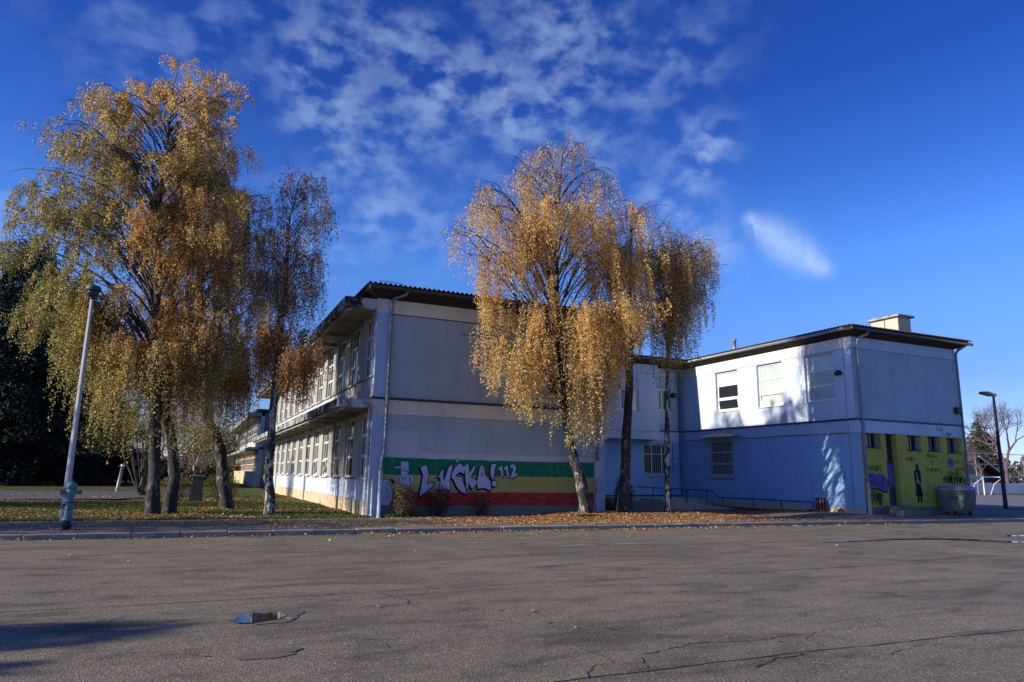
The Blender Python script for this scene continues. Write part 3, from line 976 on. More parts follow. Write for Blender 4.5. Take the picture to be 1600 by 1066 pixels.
SH = {
 'L': [(7.11, 1.7), (7.29, 1.8), (7.34, 1.71), (7.4, 1.46), (7.33, 1.14), (7.52, 1.22), (7.58, 1.17), (7.51, 1.06), (7.13, 0.78), (7.11, 0.82), (7.19, 1.35), (7.21, 1.44)],
 'U': [(7.71, 1.4), (7.75, 1.41), (7.84, 1.64), (7.91, 1.65), (7.91, 1.38), (7.97, 1.29), (8.0, 1.47), (8.1, 1.74), (8.21, 1.83), (8.23, 1.72), (8.16, 1.47), (8.14, 1.29), (8.18, 1.11), (8.15, 0.98), (7.81, 1.0), (7.8, 1.11), (7.83, 1.29), (7.8, 1.38)],
 'J': [(7.68, 1.24), (7.78, 1.27), (7.78, 1.02), (7.72, 0.98), (7.62, 1.02), (7.62, 1.11), (7.69, 1.08)],
 'C': [(8.49, 1.88), (8.68, 1.73), (8.65, 1.52), (8.5, 1.59), (8.34, 1.45), (8.49, 1.41), (8.59, 1.41), (8.59, 1.3), (8.74, 1.0), (8.75, 0.86), (8.54, 0.94), (8.39, 1.12), (8.28, 1.34), (8.21, 1.38), (8.22, 1.54), (8.34, 1.75)],
 'K': [(8.66, 1.78), (8.8, 1.89), (8.84, 1.71), (8.85, 1.54), (9.05, 1.84), (9.06, 1.72), (8.9, 1.42), (9.12, 1.3), (9.13, 1.19), (8.96, 1.02), (8.86, 1.18), (8.83, 1.26), (8.82, 1.03), (8.77, 1.02), (8.71, 1.37)],
 'O': [(9.22, 1.74), (9.27, 1.82), (9.34, 1.83), (9.39, 1.75), (9.44, 1.49), (9.63, 1.31), (9.66, 1.1), (9.65, 0.98), (9.58, 0.99), (9.44, 1.06), (9.17, 1.03), (9.14, 1.26), (9.16, 1.4), (9.2, 1.54)],
 'X': [(9.65, 1.87), (9.85, 1.88), (9.8, 1.75), (9.78, 1.61), (9.76, 1.36), (9.70, 1.35), (9.63, 1.54), (9.64, 1.73)],
 'D': [(9.88, 1.21), (9.86, 1.15), (9.82, 1.11), (9.76, 1.11), (9.71, 1.15), (9.69, 1.21), (9.71, 1.27), (9.75, 1.3), (9.81, 1.31), (9.86, 1.27)],
 '1a': [(9.93, 1.73), (10.06, 1.83), (10.1, 1.76), (10.13, 1.5), (10.11, 1.43), (10.06, 1.46), (10.01, 1.66), (9.94, 1.66)],
 '1b': [(10.15, 1.76), (10.28, 1.85), (10.33, 1.51), (10.35, 1.44), (10.28, 1.41), (10.23, 1.69), (10.16, 1.68)],
 '2': [(10.38, 1.81), (10.45, 1.9), (10.59, 1.84), (10.62, 1.72), (10.54, 1.55), (10.67, 1.58), (10.67, 1.49), (10.41, 1.39), (10.39, 1.46), (10.50, 1.67), (10.47, 1.77), (10.40, 1.73)],
 'V': [(8.34, 2.0), (8.4, 1.96), (8.48, 2.0), (8.44, 1.9), (8.38, 1.9)],
}


def outset(poly, d, dx=0, dz=0):
    n = len(poly)
    ar = sum(poly[i][0] * poly[(i + 1) % n][1] - poly[(i + 1) % n][0] * poly[i][1] for i in range(n))
    sg = 1 if ar > 0 else -1
    out = []
    for i in range(n):
        a, b, c = poly[i - 1], poly[i], poly[(i + 1) % n]
        e1 = (b[0] - a[0], b[1] - a[1]); e2 = (c[0] - b[0], c[1] - b[1])
        l1 = math.hypot(*e1) or 1; l2 = math.hypot(*e2) or 1
        n1 = (sg * e1[1] / l1, -sg * e1[0] / l1); n2 = (sg * e2[1] / l2, -sg * e2[0] / l2)
        m = (n1[0] + n2[0], n1[1] + n2[1]); lm = math.hypot(*m)
        if lm < .3:
            m, lm = n1, 1
        k = min(1.6, 2 / max(lm, .8)) / 1
        out.append((b[0] + m[0] / lm * d * k + dx, b[1] + m[1] / lm * d * k + dz))
    return out


for k, (q, poly) in enumerate(SH.items()):
    small = q in ('1a', '1b', '2', 'V', 'J')
    e = .014 if small else .030
    sx, sz = (.015, -.018) if small else (-.035, -.035)
    poly_paint("letter_shadow", outset(poly, e, sx, sz), M['p_black'], .0150 + k * .0001, WY, mural)
    poly_paint("letter_outline", outset(poly, e), M['p_black'], .0170 + k * .0001, WY, mural)
    poly_paint("letter", poly, M['p_white'], .0195 + k * .0001, WY, mural)
poly_paint("letter_counter", [(9.32, 1.61), (9.36, 1.46), (9.29, 1.46)], M['p_black'], .0225, WY, mural)


def stroke(pts, w, mat, yplane, lift, name, parent, closed=False):
    """painted brush line in the plane y = yplane"""
    if closed:
        pts = list(pts) + [pts[0]]
    mb = MB()
    for (a, b), (c, d) in zip(pts, pts[1:]):
        l = math.hypot(c - a, d - b) or 1e-6
        nx, nz = -(d - b) / l * w / 2, (c - a) / l * w / 2
        ex, ez = (c - a) / l * w * .35, (d - b) / l * w * .35
        y = yplane - lift
        mb.add([(a + nx - ex, y, b + nz - ez), (a - nx - ex, y, b - nz - ez), (c - nx + ex, y, d - nz + ez), (c + nx + ex, y, d + nz + ez)], [(0, 1, 2, 3)])
    return mb.build(name, mat, parent)


def strokes(lines, w, mat, yplane, lift, name, parent):
    mb = MB()
    k = 0
    for pts in lines:
        for (a, b), (c, d) in zip(pts, pts[1:]):
            l = math.hypot(c - a, d - b) or 1e-6
            nx, nz = -(d - b) / l * w / 2, (c - a) / l * w / 2
            ex, ez = (c - a) / l * w * .35, (d - b) / l * w * .35
            y = yplane - lift - (k % 7) * .0002
            k += 1
            mb.add([(a + nx - ex, y, b + nz - ez), (a - nx - ex, y, b - nz - ez), (c - nx + ex, y, d - nz + ez), (c + nx + ex, y, d + nz + ez)], [(0, 1, 2, 3)])
    return mb.build(name, mat, parent)


# painted workman with a peaked cap and a spray can
FIG = {
 'head': [(6.43, 1.89), (6.68, 1.9), (6.71, 1.58), (6.44, 1.56)], 'peak': [(6.23, 1.72), (6.44, 1.73), (6.44, 1.68), (6.24, 1.67)],
 'body': [(6.45, 1.56), (6.67, 1.57), (6.7, 1.48), (6.75, 1.17), (6.78, 1.07), (6.4, 1.07), (6.41, 1.4), (6.45, 1.47)],
 'arm_a': [(6.7, 1.48), (6.84, 1.44), (6.91, 1.32), (6.87, 1.21), (6.73, 1.11), (6.75, 1.19), (6.8, 1.28), (6.78, 1.38)],
 'arm_b': [(6.45, 1.47), (6.39, 1.44), (6.19, 1.31), (6.23, 1.26), (6.41, 1.38)], 'legs': [(6.41, 1.04), (6.78, 1.04), (6.78, 0.94), (6.43, 0.93)],
 'wave': [(5.89, 1.29), (6.01, 1.31), (6.06, 1.16), (6.17, 0.97), (6.19, 0.82), (6.18, 0.65), (6.1, 0.48), (5.84, 0.48), (5.84, 1.29)]}
for k, (q, poly) in enumerate(FIG.items()):
    poly_paint("figure_outline", outset(poly, .013), M['p_black'], .0150 + k * .0002, WY, mural)
    poly_paint("painted_figure", poly, M['p_white'] if q != 'wave' else M['a_pillar'], .0175 + k * .0002, WY, mural)
strokes([[(6.44, 1.53), (6.48, 1.40), (6.47, 1.22)], [(6.68, 1.53), (6.62, 1.40), (6.63, 1.26)], [(6.5, 1.32), (6.53, 1.38), (6.56, 1.30), (6.6, 1.38)],
         [(6.4, 1.06), (6.58, 1.085), (6.78, 1.06)], [(6.49, 1.03), (6.49, .94)], [(6.58, 1.03), (6.58, .94)], [(6.67, 1.03), (6.67, .94)],
         [(6.5, 1.65), (6.6, 1.63)], [(6.5, 1.7), (6.54, 1.68)], [(6.6, 1.7), (6.64, 1.69)], [(6.45, 1.575), (6.69, 1.59)],
         [(5.95, 1.24), (6.02, 1.1)], [(5.97, 1.05), (6.05, 1.0), (5.98, .93), (6.06, .88)], [(6.02, .84), (6.08, .78), (6.0, .72)]], .014, M['p_black'], WY, .020, "figure_lines", mural)
poly_paint("spray_can", [(6.07, 1.31), (6.12, 1.34), (6.26, 1.2), (6.21, 1.15)], M['p_black'], .0215, WY, mural)
strokes([[(11.98, 1.93), (11.99, 1.63), (12.14, 1.62)], [(12.5, 1.92), (12.28, 1.92), (12.28, 1.62), (12.5, 1.61)], [(12.28, 1.78), (12.44, 1.78)],
         [(12.9, 1.90), (12.72, 1.88), (12.74, 1.76), (12.88, 1.72), (12.86, 1.62), (12.68, 1.60)]], .018, M['p_chalk'], WY, .011, "chalk_letters", mural)

# ================================================================== CONNECTING BLOCK
CN = thing("linking_block", "pale blue two-storey link between the mural wing and the light blue wing, barred window below", "building", (14.25, 30.95, 0))
YC, YU = 30.95, 30.2
PC = lambda u, v, w: (u, YC + w, v)
mb = MB(); holed_wall(mb, PC, 14.26, 24.14, .60, zB0, [(21.60, 23.25, 1.66, 3.26)], .16); mb.build("wall", M['b_lower'], CN)
bx("plinth", M['plinth'], 14.26, 24.14, YC - .0, YC + .3, ZG, .598, CN)
bx("navy_skirting", M['navy'], 14.26, 24.14, YC - .012, YC + .2, .56, .62, CN)
mb = MB(); holed_wall(mb, lambda u, v, w: (u, YU + w, v), 14.26, 22.1, zB0 + .42, zT0, [(19.75, 20.85, 4.84, 5.97)], .16)
mb.build("wall", M['conn_upper'], CN)
bx("band", M['conn_upper'], 14.26, 22.10, YU - .02, YC + .2, zB0, zB0 + .40, CN)
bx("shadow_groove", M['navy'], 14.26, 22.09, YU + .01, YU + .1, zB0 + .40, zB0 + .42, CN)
bx("cornice_band", M['conn_upper'], 14.26, 22.10, YU - .02, YC + .2, zT0 + .02, zT1, CN)
bx("wall", M['conn_upper'], 22.04, 22.095, YU + .02, YC + .2, zB0 + .42, zT0 + .01, CN)
mb = MB(); holed_wall(mb, PC, 22.1, 24.14, 3.975, zT0, [(22.30, 23.42, 5.0, 6.2)], .14); mb.build("wall", M['b_front'], CN)
bx("band", M['b_bandblue'], 22.10, 24.14, YC - .02, YC + .2, zB0, zB1, CN)
bx("flashing", M['navy'], 22.10, 24.14, YC - .05, YC + .2, zB1 + .001, 3.974, CN)
bx("cornice_band", M['b_bandblue'], 22.10, 24.14, YC - .02, YC + .2, zT0 + .001, zT1, CN)
bx("back_wall", M['b_lower'], 14.4, 24.1, YC + .3, YC + 8, .05, zT1, CN)


def wall_window(parent, mat_frame, x0, x1, z0, z1, yw, cols, rows, panes_mat, label=None):
    """window in a wall facing -y; frame mesh with its panes as sub-parts"""
    f = .06
    mb = MB()
    t0, t1 = yw, yw + .05
    mb.box(x0, x0 + f, t0, t1, z0, z1); mb.box(x1 - f, x1, t0, t1, z0, z1)
    mb.box(x0 + f, x1 - f, t0, t1, z0, z0 + f); mb.box(x0 + f, x1 - f, t0, t1, z1 - f, z1)
    for c in cols:
        mb.box(c - .03, c + .03, t0 + .003, t1 - .003, z0 + f, z1 - f)
    for r in rows:
        mb.box(x0 + f, x1 - f, t0 + .006, t1 - .006, r - .03, r + .03)
    o = mb.build("window", mat_frame, parent)
    xs = [x0 + f] + cols + [x1 - f]; zs = [z0 + f] + rows + [z1 - f]
    k = 0
    for i in range(len(xs) - 1):
        for j in range(len(zs) - 1):
            m = panes_mat[k % len(panes_mat)]; k += 1
            bx("pane", m, xs[i] + (.03 if i else 0), xs[i + 1] - (.03 if i < len(cols) else 0), yw + .02, yw + .03,
               zs[j] + (.03 if j else 0), zs[j + 1] - (.03 if j < len(rows) else 0), o)
    return o


wall_window(CN, M['white_frame'], 21.62, 23.23, 1.68, 3.24, YC + .06, [22.15, 22.80], [2.72], [M['glass']])
g = MB()
for k in range(13):
    xk = 21.66 + k * (1.53 / 12)
    g.box(xk - .011, xk + .011, YC - .05, YC - .03, 1.62, 3.28)
for z in (1.60, 2.72, 3.28):
    g.box(21.56, 23.28, YC - .056, YC - .032, z - .015, z + .015)
g.build("window_grille", M['grate'], CN)
bx("window_sill", M['grate'], 21.55, 23.30, YC - .06, YC + .02, 1.55, 1.60, CN)
wall_window(CN, M['white_frame'], 19.77, 20.83, 4.86, 5.95, YU + .05, [20.3], [], [M['glass'], M['blind']])
wall_window(CN, M['white_frame'], 22.32, 23.40, 5.02, 6.18, YC + .04, [22.86], [], [M['glass']])
bx("wall_box", M['b_bandblue'], 22.28, 23.44, YC - .02, YC - .001, 4.35, 4.98, CN)
mb = MB(); mb.tube([(23.95, YC - .1, 7.35), (23.95, YC - .1, .06)], .055, 8); mb.build("downpipe", M['pipe'], CN, True)
mb = MB(); mb.tube([(23.45, YC - .05, 3.3), (23.45, YC - .05, 1.7)], .014, 5); mb.tube([(23.45, YC - .05, 2.5), (23.9, YC - .05, 2.5)], .012, 5); mb.build("cable", M['black'], CN)
mb = MB(); mb.bbox(23.38, 23.62, YC - .3, YC - .02, 5.75, 6.0, .03); mb.build("siren_box", M['black'], CN)
eaves(14.3, 24.6, YU - .45, YC + 8, zT1, 7.62, 14.3, 24.6, YU + .05, YC + 8, CN)
wave_roof("roof", 13.6, 25.0, YU - .52, YC + 8.4, 7.66, .09, CN)
mb = MB(); mb.tube([(14.6, YU - .47, 7.57), (23.6, YU - .47, 7.55)], .06, 8); mb.build("gutter", M['gutter_dark'], CN, True)

# ================================================================== BUILDING B (far wing)
XB, YB, WB = 24.148, 19.979, 6.45
Y2 = 44.0
B = thing("school_building", "light blue school wing with three tall upper windows and a yellow graffitied gable base", "building", (XB, YB, 0))
PL = lambda u, v, w: (XB + w, u, v)      # side wall, facing -x
BW = [(20.87, 22.40), (23.70, 25.27), (26.58, 28.16)]
zBp = .45
holesU = [(a, b, 4.80, 6.80) for a, b in BW]
mb = MB(); holed_wall(mb, PL, YB + .001, Y2, 3.975, zT0, holesU, .22); mb.build("wall", M['b_upper'], B)
mb = MB(); holed_wall(mb, PL, YB - .004, Y2, zBp, zB0, [(27.10, 28.78, 1.64, 3.38)], .10); mb.build("wall", M['b_lower'], B)
bx("band", M['b_bandblue'], XB - .025, XB + .3, YB - .0, Y2, zB0, zB1, B)
bx("flashing", M['navy'], XB - .07, XB + WB + .05, YB - .055, YB + .1, zB1 + .001, 3.974, B)
bx("flashing", M['navy'], XB - .07, XB + .1, YB + .101, Y2, zB1 + .001, 3.974, B)
bx("off_white_band", M['b_band'], XB - .025, XB + .3, YB + .002, Y2, zT0 + .012, zT1, B)
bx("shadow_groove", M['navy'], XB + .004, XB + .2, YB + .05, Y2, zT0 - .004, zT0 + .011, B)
bx("plinth", M['tan'], XB - .02, XB + .3, YB + .002, Y2, ZG, zBp - .002, B)
bx("wall", M['b_lower'], XB + .35, XB + WB, YB + .35, Y2, .02, zT1, B)
# front gable
PF = lambda u, v, w: (u, YB + w, v)
ops = [(24.62, 25.46, 2.83, 3.40), (25.72, 26.40, .57, 3.415), (27.07, 27.90, 2.78, 3.40), (28.31, 29.15, 2.78, 3.40), (29.52, 30.37, 2.75, 3.38)]
bx("wall", M['b_front'], XB + .012, XB + WB, YB, YB + .34, 3.975, zT0, B)
bx("band", M['b_bandblue'], XB, XB + WB + .02, YB - .03, YB + .34, zB0, zB1, B)
bx("off_white_band", M['b_bandblue'], XB, XB + WB + .02, YB - .03, YB + .34, zT0 + .012, zT1, B)
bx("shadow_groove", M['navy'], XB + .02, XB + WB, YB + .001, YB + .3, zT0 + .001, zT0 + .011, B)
mb = MB(); holed_wall(mb, PF, XB + .24, XB + WB, .50, zB0, ops, .32); mb.build("yellow_wall", M['b_yellow'], B)
bx("corner_pillar", M['b_front'], XB + .012, XB + .238, YB - .006, YB + .3, .05, zB0 - .001, B)
bx("plinth", M['plinth'], XB + .24, XB + WB - .002, YB + .0, YB + .3, ZG, .498, B)
for k, (a, b, c, d) in enumerate(ops):
    if k == 1:
        dr = bx("door", M['navy'], a, b, YB + .22, YB + .28, .57, 2.34, B)
        poly_paint("graffiti_patch", [(a + .03, 1.2), (b - .05, 1.25), (b - .03, 2.2), (a + .05, 2.1)], M['p_purple'], .0, YB + .215, B)
        mb = MB(); mb.tube([(b - .12, YB + .20, 1.45), (b - .12, YB + .16, 1.45), (b - .22, YB + .16, 1.45)], .014, 6); mb.build("handle", M['gutter'], dr)
        bx("transom_window", M['glass'], a, b, YB + .24, YB + .26, 2.345, 3.41, B)
    else:
        o = wall_window(B, M['black'], a, b, c, d, YB + .20, [(a + b) / 2], [], [M['glass']])
        bx("reveal_edge", M['pipe'], b - .16, b - .005, YB + .10, YB + .19, c + .01, d - .01, B)
        bx("window_sill", M['black'], a - .04, b + .05, YB - .03, YB + .03, c - .035, c - .001, B)
# upper windows in the side wall
wb_mb, wb_p = make_window(1.57, 2.0, [], [.66, 1.32], fr=.08, t=.07)
wb_me = wb_mb.mesh("window", M['white_frame'])
for k, (a, b) in enumerate(BW):
    o = link_mesh("window", wb_me, B, (.13, a - YB, 4.80))
    o.scale = (1, (b - a) / 1.57, 1)
    for j, (p, q, c, d) in enumerate(wb_p):
        dark = (k == 2 and j < 2)
        if j == 0 and k in (1, 2):      # lowest light tilted open at the top
            mb = MB()
            f = .05
            mb.box(0, .04, 0, f, 0, d - c); mb.box(0, .04, q - p - f, q - p, 0, d - c); mb.box(0, .04, f, q - p - f, 0, f); mb.box(0, .04, f, q - p - f, d - c - f, d - c)
            s_ = link_mesh("open_sash", mb.mesh("open_sash", M['white_frame']), o, (-.01, p, c))
            s_.rotation_euler = (0, R(-7), 0)
            mb = MB(); mb.box(.012, .022, p + f, q - f, c + f, d - f)
            g_ = link_mesh("pane", mb.mesh("pane", M['glass'] if dark else M['blind']), o)
        else:
            mb = MB(); mb.box(.03, .04, p, q, c, d)
            link_mesh("pane", mb.mesh("pane", M['glass'] if dark else M['blind']), o)
    bx("window_sill", M['white_frame'], XB - .05, XB + .2, a - .03, b + .03, 4.765, 4.798, B, .006)
    bx("reveal_lining", M['b_upper'], XB + .205, XB + .22, a - .02, b + .02, 4.7, 6.9, B)
# lower barred window with its little hood
wl_mb, wl_p = make_window(1.64, 1.70, [], [.56, 1.13], fr=.06, t=.05)
o = link_mesh("window", wl_mb.mesh("window", M['white_frame']), B, (.04, 27.12 - YB, 1.66))
for p, q, c, d in wl_p:
    mb = MB(); mb.box(.03, .04, p, q, c, d); link_mesh("pane", mb.mesh("pane", M['glass_green']), o)
g = MB()
for k in range(14):
    yk = 27.16 + k * (1.56 / 13)
    g.box(XB - .06, XB - .042, yk - .009, yk + .009, 1.62, 3.36)
for z in (1.62, 2.22, 2.8, 3.36):
    g.box(XB - .068, XB - .04, 27.06, 28.82, z - .018, z + .018)
g.build("window_grille", M['grate'], B)
bx("window_sill", M['grate'], XB - .1, XB + .05, 27.05, 28.85, 1.54, 1.60, B)
hood = MB()
hood.add([(XB - .50, 26.45, 3.50), (XB - .50, 29.15, 3.50), (XB, 29.15, 3.56), (XB, 26.45, 3.56), (XB - .50, 26.45, 3.54), (XB - .50, 29.15, 3.54), (XB, 29.0, 3.62), (XB, 27.6, 3.85), (XB, 26.6, 3.62)],
         [(0, 1, 2, 3), (0, 4, 5, 1), (4, 8, 7), (4, 7, 5), (5, 7, 6)])
hood.build("window_hood", M['concrete'], B)
# pipes, wires, fittings
mb = MB(); mb.tube([(XB + .62, YB - .40, 7.52), (XB + .58, YB - .36, 7.38), (XB + .33, YB - .13, 7.26), (XB + .30, YB - .09, 7.1), (XB + .30, YB - .085, 1.45)], .052, 10)
mb.build("downpipe", M['gutter'], B, True)
mb = MB(); mb.tube([(XB + .30, YB - .10, 1.45), (XB + .30, YB - .10, .15)], .075, 10); mb.build("downpipe_boot", M['pipe_cream'], B, True)
mb = MB(); mb.tube([(XB + WB + .3, YB - .42, 7.50), (XB + WB + .1, YB - .15, 7.28), (XB + WB + .04, YB - .05, 7.1), (XB + WB + .04, YB - .05, .2)], .06, 10)
mb.build("downpipe", M['pipe'], B, True)
mb = MB(); mb.tube([(XB - .03, 20.35, 7.7), (XB - .03, 20.32, 6.8), (XB - .09, 20.32, 4.0), (XB - .035, 20.32, 3.8), (XB - .035, 20.32, .3)], .011, 5)
mb.tube([(XB - .45, 20.1, 7.75), (XB - .2, 20.2, 7.5), (XB - .03, 20.33, 7.2)], .011, 5); mb.build("lightning_rod_cable", M['gutter'], B)
mb = MB(); mb.tube([(XB - .035, 30.9, 3.50), (XB - .035, 30.0, 3.44), (XB - .035, 28.9, 3.49)], .012, 5)
mb.tube([(XB - .035, 26.5, 3.47), (XB - .035, 25.6, 3.38), (XB - .035, 24.5, 3.44), (XB - .035, 22.5, 3.41), (XB - .035, 20.3, 3.40)], .011, 5); mb.build("wall_cable", M['black'], B)
mb = MB()
prof = [(.0, -.10), (.17, -.10), (.18, -.02), (.13, .06), (.05, .10), (0, .10)]
mb.lathe([(r, h) for r, h in prof[1:-1]], 14, XB - .02, 20.62, 5.88); mb.build("wall_lamp", M['black'], B, True)
mb = MB(); mb.bbox(30.22, 30.58, YB - .16, YB - .001, 4.45, 4.72, .02); mb.build("wall_fitting", M['black'], B)
arch = MB()
for i in range(9):
    a0 = math.pi * i / 8
    if i:
        y0_, z0_ = 20.95 + .20 * math.cos(p0), .14 + .30 * math.sin(p0); y1_, z1_ = 20.95 + .20 * math.cos(a0), .14 + .30 * math.sin(a0)
        arch.add([(XB - .025, 20.95, .14), (XB - .025, y0_, z0_), (XB - .025, y1_, z1_)], [(0, 1, 2)])
    p0 = a0
arch.build("cellar_vent", M['black'], B)
# steps at the door
for k, (x0, x1, z1, yy) in enumerate(((25.45, 26.75, .56, .50), (25.35, 27.0, .40, .85))):
    bx("step", M['stone'], x0, x1, YB - yy, YB - .002 if k == 0 else YB - .502, .1, z1, B, .02)
# roof
eaves(XB - .40, XB + WB + .45, YB - .44, Y2 + .4, zT1, 7.62, XB + .02, XB + WB - .02, YB + .02, Y2, B)
wave_roof("roof", XB - .47, XB + WB + .55, YB - .52, Y2 + .5, 7.675, .10, B)
mb = MB(); mb.tube([(XB - .45, YB - .1, 7.56), (XB - .45, 31.5, 7.56)], .065, 10); mb.build("gutter", M['gutter'], B, True)
mb = MB(); mb.tube([(XB - .40, YB - .47, 7.55), (XB + WB + .62, YB - .47, 7.52)], .06, 10); mb.build("gutter", M['gutter_dark'], B, True)
cx0, cy0 = 29.35, 21.6
ch = bx("chimney", M['chimney'], cx0, cx0 + .85, cy0, cy0 + 1.42, 7.8, 9.02, B)
bx("chimney_cap", M['concrete'], cx0 - .14, cx0 + .99, cy0 - .14, cy0 + 1.56, 9.022, 9.13, ch, .02)
bx("chimney_joint", M['black'], cx0 - .006, cx0 + .01, cy0 + .68, cy0 + .72, 7.9, 9.0, ch)
mb = MB(); mb.tube([(24.9, 27.5, 7.7), (24.9, 27.5, 8.42)], .085, 10); mb.tube([(24.9, 27.5, 8.42), (24.9, 27.5, 8.52)], .12, 10); mb.build("vent_pipe", M['gutter'], B, True)
mb = MB(); mb.box(24.5, 25.3, 27.1, 27.9, 7.68, 7.86); mb.build("vent_flashing", M['roof'], B)

# graffiti on the yellow wall
gr = bpy.data.objects.new("graffiti", None); gr.parent = B; col.objects.link(gr)
GY = YB
pp = [(24.50, 1.75), (24.75, 1.81), (24.9, 1.84), (25.08, 1.78), (25.25, 1.83), (25.46, 1.79), (25.60, 1.64), (25.70, 1.58), (25.70, 1.38), (25.62, 1.34), (25.62, 1.11), (25.43, 1.11), (25.11, 1.22), (24.58, 1.25), (24.47, 1.4)]
poly_paint("tag_shadow", outset(pp, .03, .0, -.03), M['p_black'], .003, GY, gr)
poly_paint("tag_fill", pp, M['p_purple'], .006, GY, gr)
strokes([[(24.66, 1.72), (24.68, 1.36)], [(24.68, 1.74), (24.84, 1.62), (24.82, 1.40), (24.70, 1.36)], [(24.95, 1.34), (25.0, 1.72), (25.08, 1.36)], [(25.16, 1.34), (25.16, 1.74), (25.28, 1.55), (25.30, 1.30)],
         [(25.38, 1.70), (25.38, 1.26)], [(25.55, 1.66), (25.40, 1.48), (25.56, 1.24)]], .02, M['p_black'], GY, .008, "tag_lines", gr)
rr = random.Random(5)


def scribble(x0, x1, z0, z1, n, seed):
    r_ = random.Random(seed)
    L = []
    for k in range(n):
        cx = x0 + (x1 - x0) * (k + .5) / n
        w = (x1 - x0) / n * .6
        pts = [(cx + r_.uniform(-w, w), z0 + (z1 - z0) * t + r_.uniform(-.2, .2) * (z1 - z0)) for t in (0, .5, 1, .4, .15)]
        L.append(pts[:r_.choice((3, 4, 5))])
    return L


def letters(word, x, z, h, w, gap=.28, tilt=0.0):
    G = {'M': [[(0, 0), (0, 1), (.5, .4), (1, 1), (1, 0)]], 'O': [[(.1, .1), (0, .6), (.4, 1), (.95, .8), (.9, .2), (.4, 0), (.1, .1)]], 'G': [[(1, .85), (.5, 1), (0, .6), (.1, .1), (.7, 0), (1, .4), (.6, .45)]],
         'U': [[(0, 1), (.05, .2), (.5, 0), (.9, .2), (1, 1)]], 'J': [[(.9, 1), (.9, .2), (.4, 0), (0, .25)]], 'A': [[(0, 0), (.5, 1), (1, 0)], [(.2, .4), (.85, .4)]], 'P': [[(0, 0), (0, 1), (.9, .9), (.9, .5), (0, .45)]],
         'E': [[(1, 1), (0, 1), (0, 0), (1, 0)], [(0, .5), (.8, .5)]], 'S': [[(1, .9), (.3, 1), (.1, .6), (.9, .4), (.8, .05), (0, .05)]], 'T': [[(0, 1), (1, 1)], [(.5, 1), (.5, 0)]], 'I': [[(.5, 0), (.5, 1)]],
         'N': [[(0, 0), (0, 1), (1, 0), (1, 1)]], 'R': [[(0, 0), (0, 1), (.9, .85), (.1, .5), (1, 0)]], 'H': [[(0, 0), (0, 1)], [(1, 0), (1, 1)], [(0, .5), (1, .5)]], '!': [[(.5, 1), (.5, .3)], [(.5, .1), (.5, 0)]]}
    out = []
    for i, c in enumerate(word):
        for l in G.get(c, []):
            out.append([(x + (i * (1 + gap) + a) * w, z + b * h + tilt * i) for a, b in l])
    return out


strokes(letters("MOGU", 28.18, 2.50, .15, .13), .022, M['p_black'], GY, .006, "lettering", gr)
strokes(letters("JA", 28.38, 2.32, .10, .09), .018, M['p_black'], GY, .006, "lettering", gr)
strokes(letters("T", 28.43, 2.17, .09, .08), .018, M['p_black'], GY, .006, "lettering", gr)
strokes(letters("PJESMI", 28.14, 1.95, .13, .10), .022, M['p_black'], GY, .006, "lettering", gr)
strokes([[(28.96, 2.14), (29.0, 1.82)]] + letters("HURI", 26.92, 2.36, .14, .12), .022, M['p_black'], GY, .006, "lettering", gr)
strokes(scribble(29.92, 30.46, 2.31, 2.46, 5, 1), .018, M['p_teal'], GY, .006, "scrawl", gr)
strokes(scribble(29.95, 30.53, 2.0, 2.14, 5, 2), .020, M['p_black'], GY, .006, "scrawl", gr)
strokes(scribble(29.1, 30.5, 1.46, 1.76, 16, 3), .045, M['p_black'], GY, .006, "scrawl", gr)
strokes(scribble(29.3, 30.3, 1.75, 1.98, 9, 4), .02, M['p_black'], GY, .006, "scrawl", gr)
strokes(scribble(24.66, 25.42, 1.90, 2.12, 9, 6), .022, M['p_black'], GY, .006, "scrawl", gr)
strokes(scribble(24.66, 25.34, .60, 1.14, 12, 7), .028, M['p_black'], GY, .006, "scrawl", gr)
strokes(scribble(28.9, 29.3, 3.62, 3.84, 3, 8), .016, M['p_black'], GY, .036, "scrawl", gr)
strokes(scribble(29.3, 29.9, 3.46, 3.60, 5, 9), .020, M['p_black'], GY, .036, "scrawl", gr)
poly_paint("paint_blotch", [(29.48, 2.45), (29.6, 2.53), (29.76, 2.51), (29.86, 2.40), (29.84, 2.24), (29.72, 2.12), (29.56, 2.13), (29.46, 2.28)], M['p_purple'], .005, GY, gr)
# plain dark standing figure in a long coat
poly_paint("painted_figure", [(27.42, 2.12), (27.45, 2.22), (27.56, 2.23), (27.60, 2.13), (27.57, 2.04), (27.68, 1.96), (27.70, 1.60), (27.64, 1.35), (27.74, .95), (27.66, .94), (27.68, .68), (27.56, .68), (27.55, .93), (27.50, .93), (27.49, .68), (27.38, .68), (27.40, .94), (27.30, .96), (27.36, 1.35), (27.30, 1.62), (27.32, 1.95), (27.46, 2.03)], M['p_black'], .006, GY, gr)
strokes([[(27.44, 1.9), (27.50, 1.55), (27.60, 1.40)], [(27.46, 1.75), (27.55, 1.5)], [(27.40, 1.6), (27.46, 1.45)]], .035, M['p_white'], GY, .009, "figure_highlight", gr)
# scrawl on the sunlit blue corner (plane x = XB)
mb = MB(); r_ = random.Random(4)
for k in range(26):
    yy, zz = r_.uniform(20.6, 21.2), r_.uniform(1.55, 2.2)
    y2, z2 = yy + r_.uniform(-.14, .14), zz + r_.uniform(-.16, .16)
    mb.add([(XB - .006 - k * .0001, yy, zz), (XB - .006 - k * .0001, yy + .02, zz), (XB - .006 - k * .0001, y2 + .02, z2), (XB - .006 - k * .0001, y2, z2 + .01)], [(0, 1, 2, 3)])
mb.build("scrawl", M['p_black'], gr)

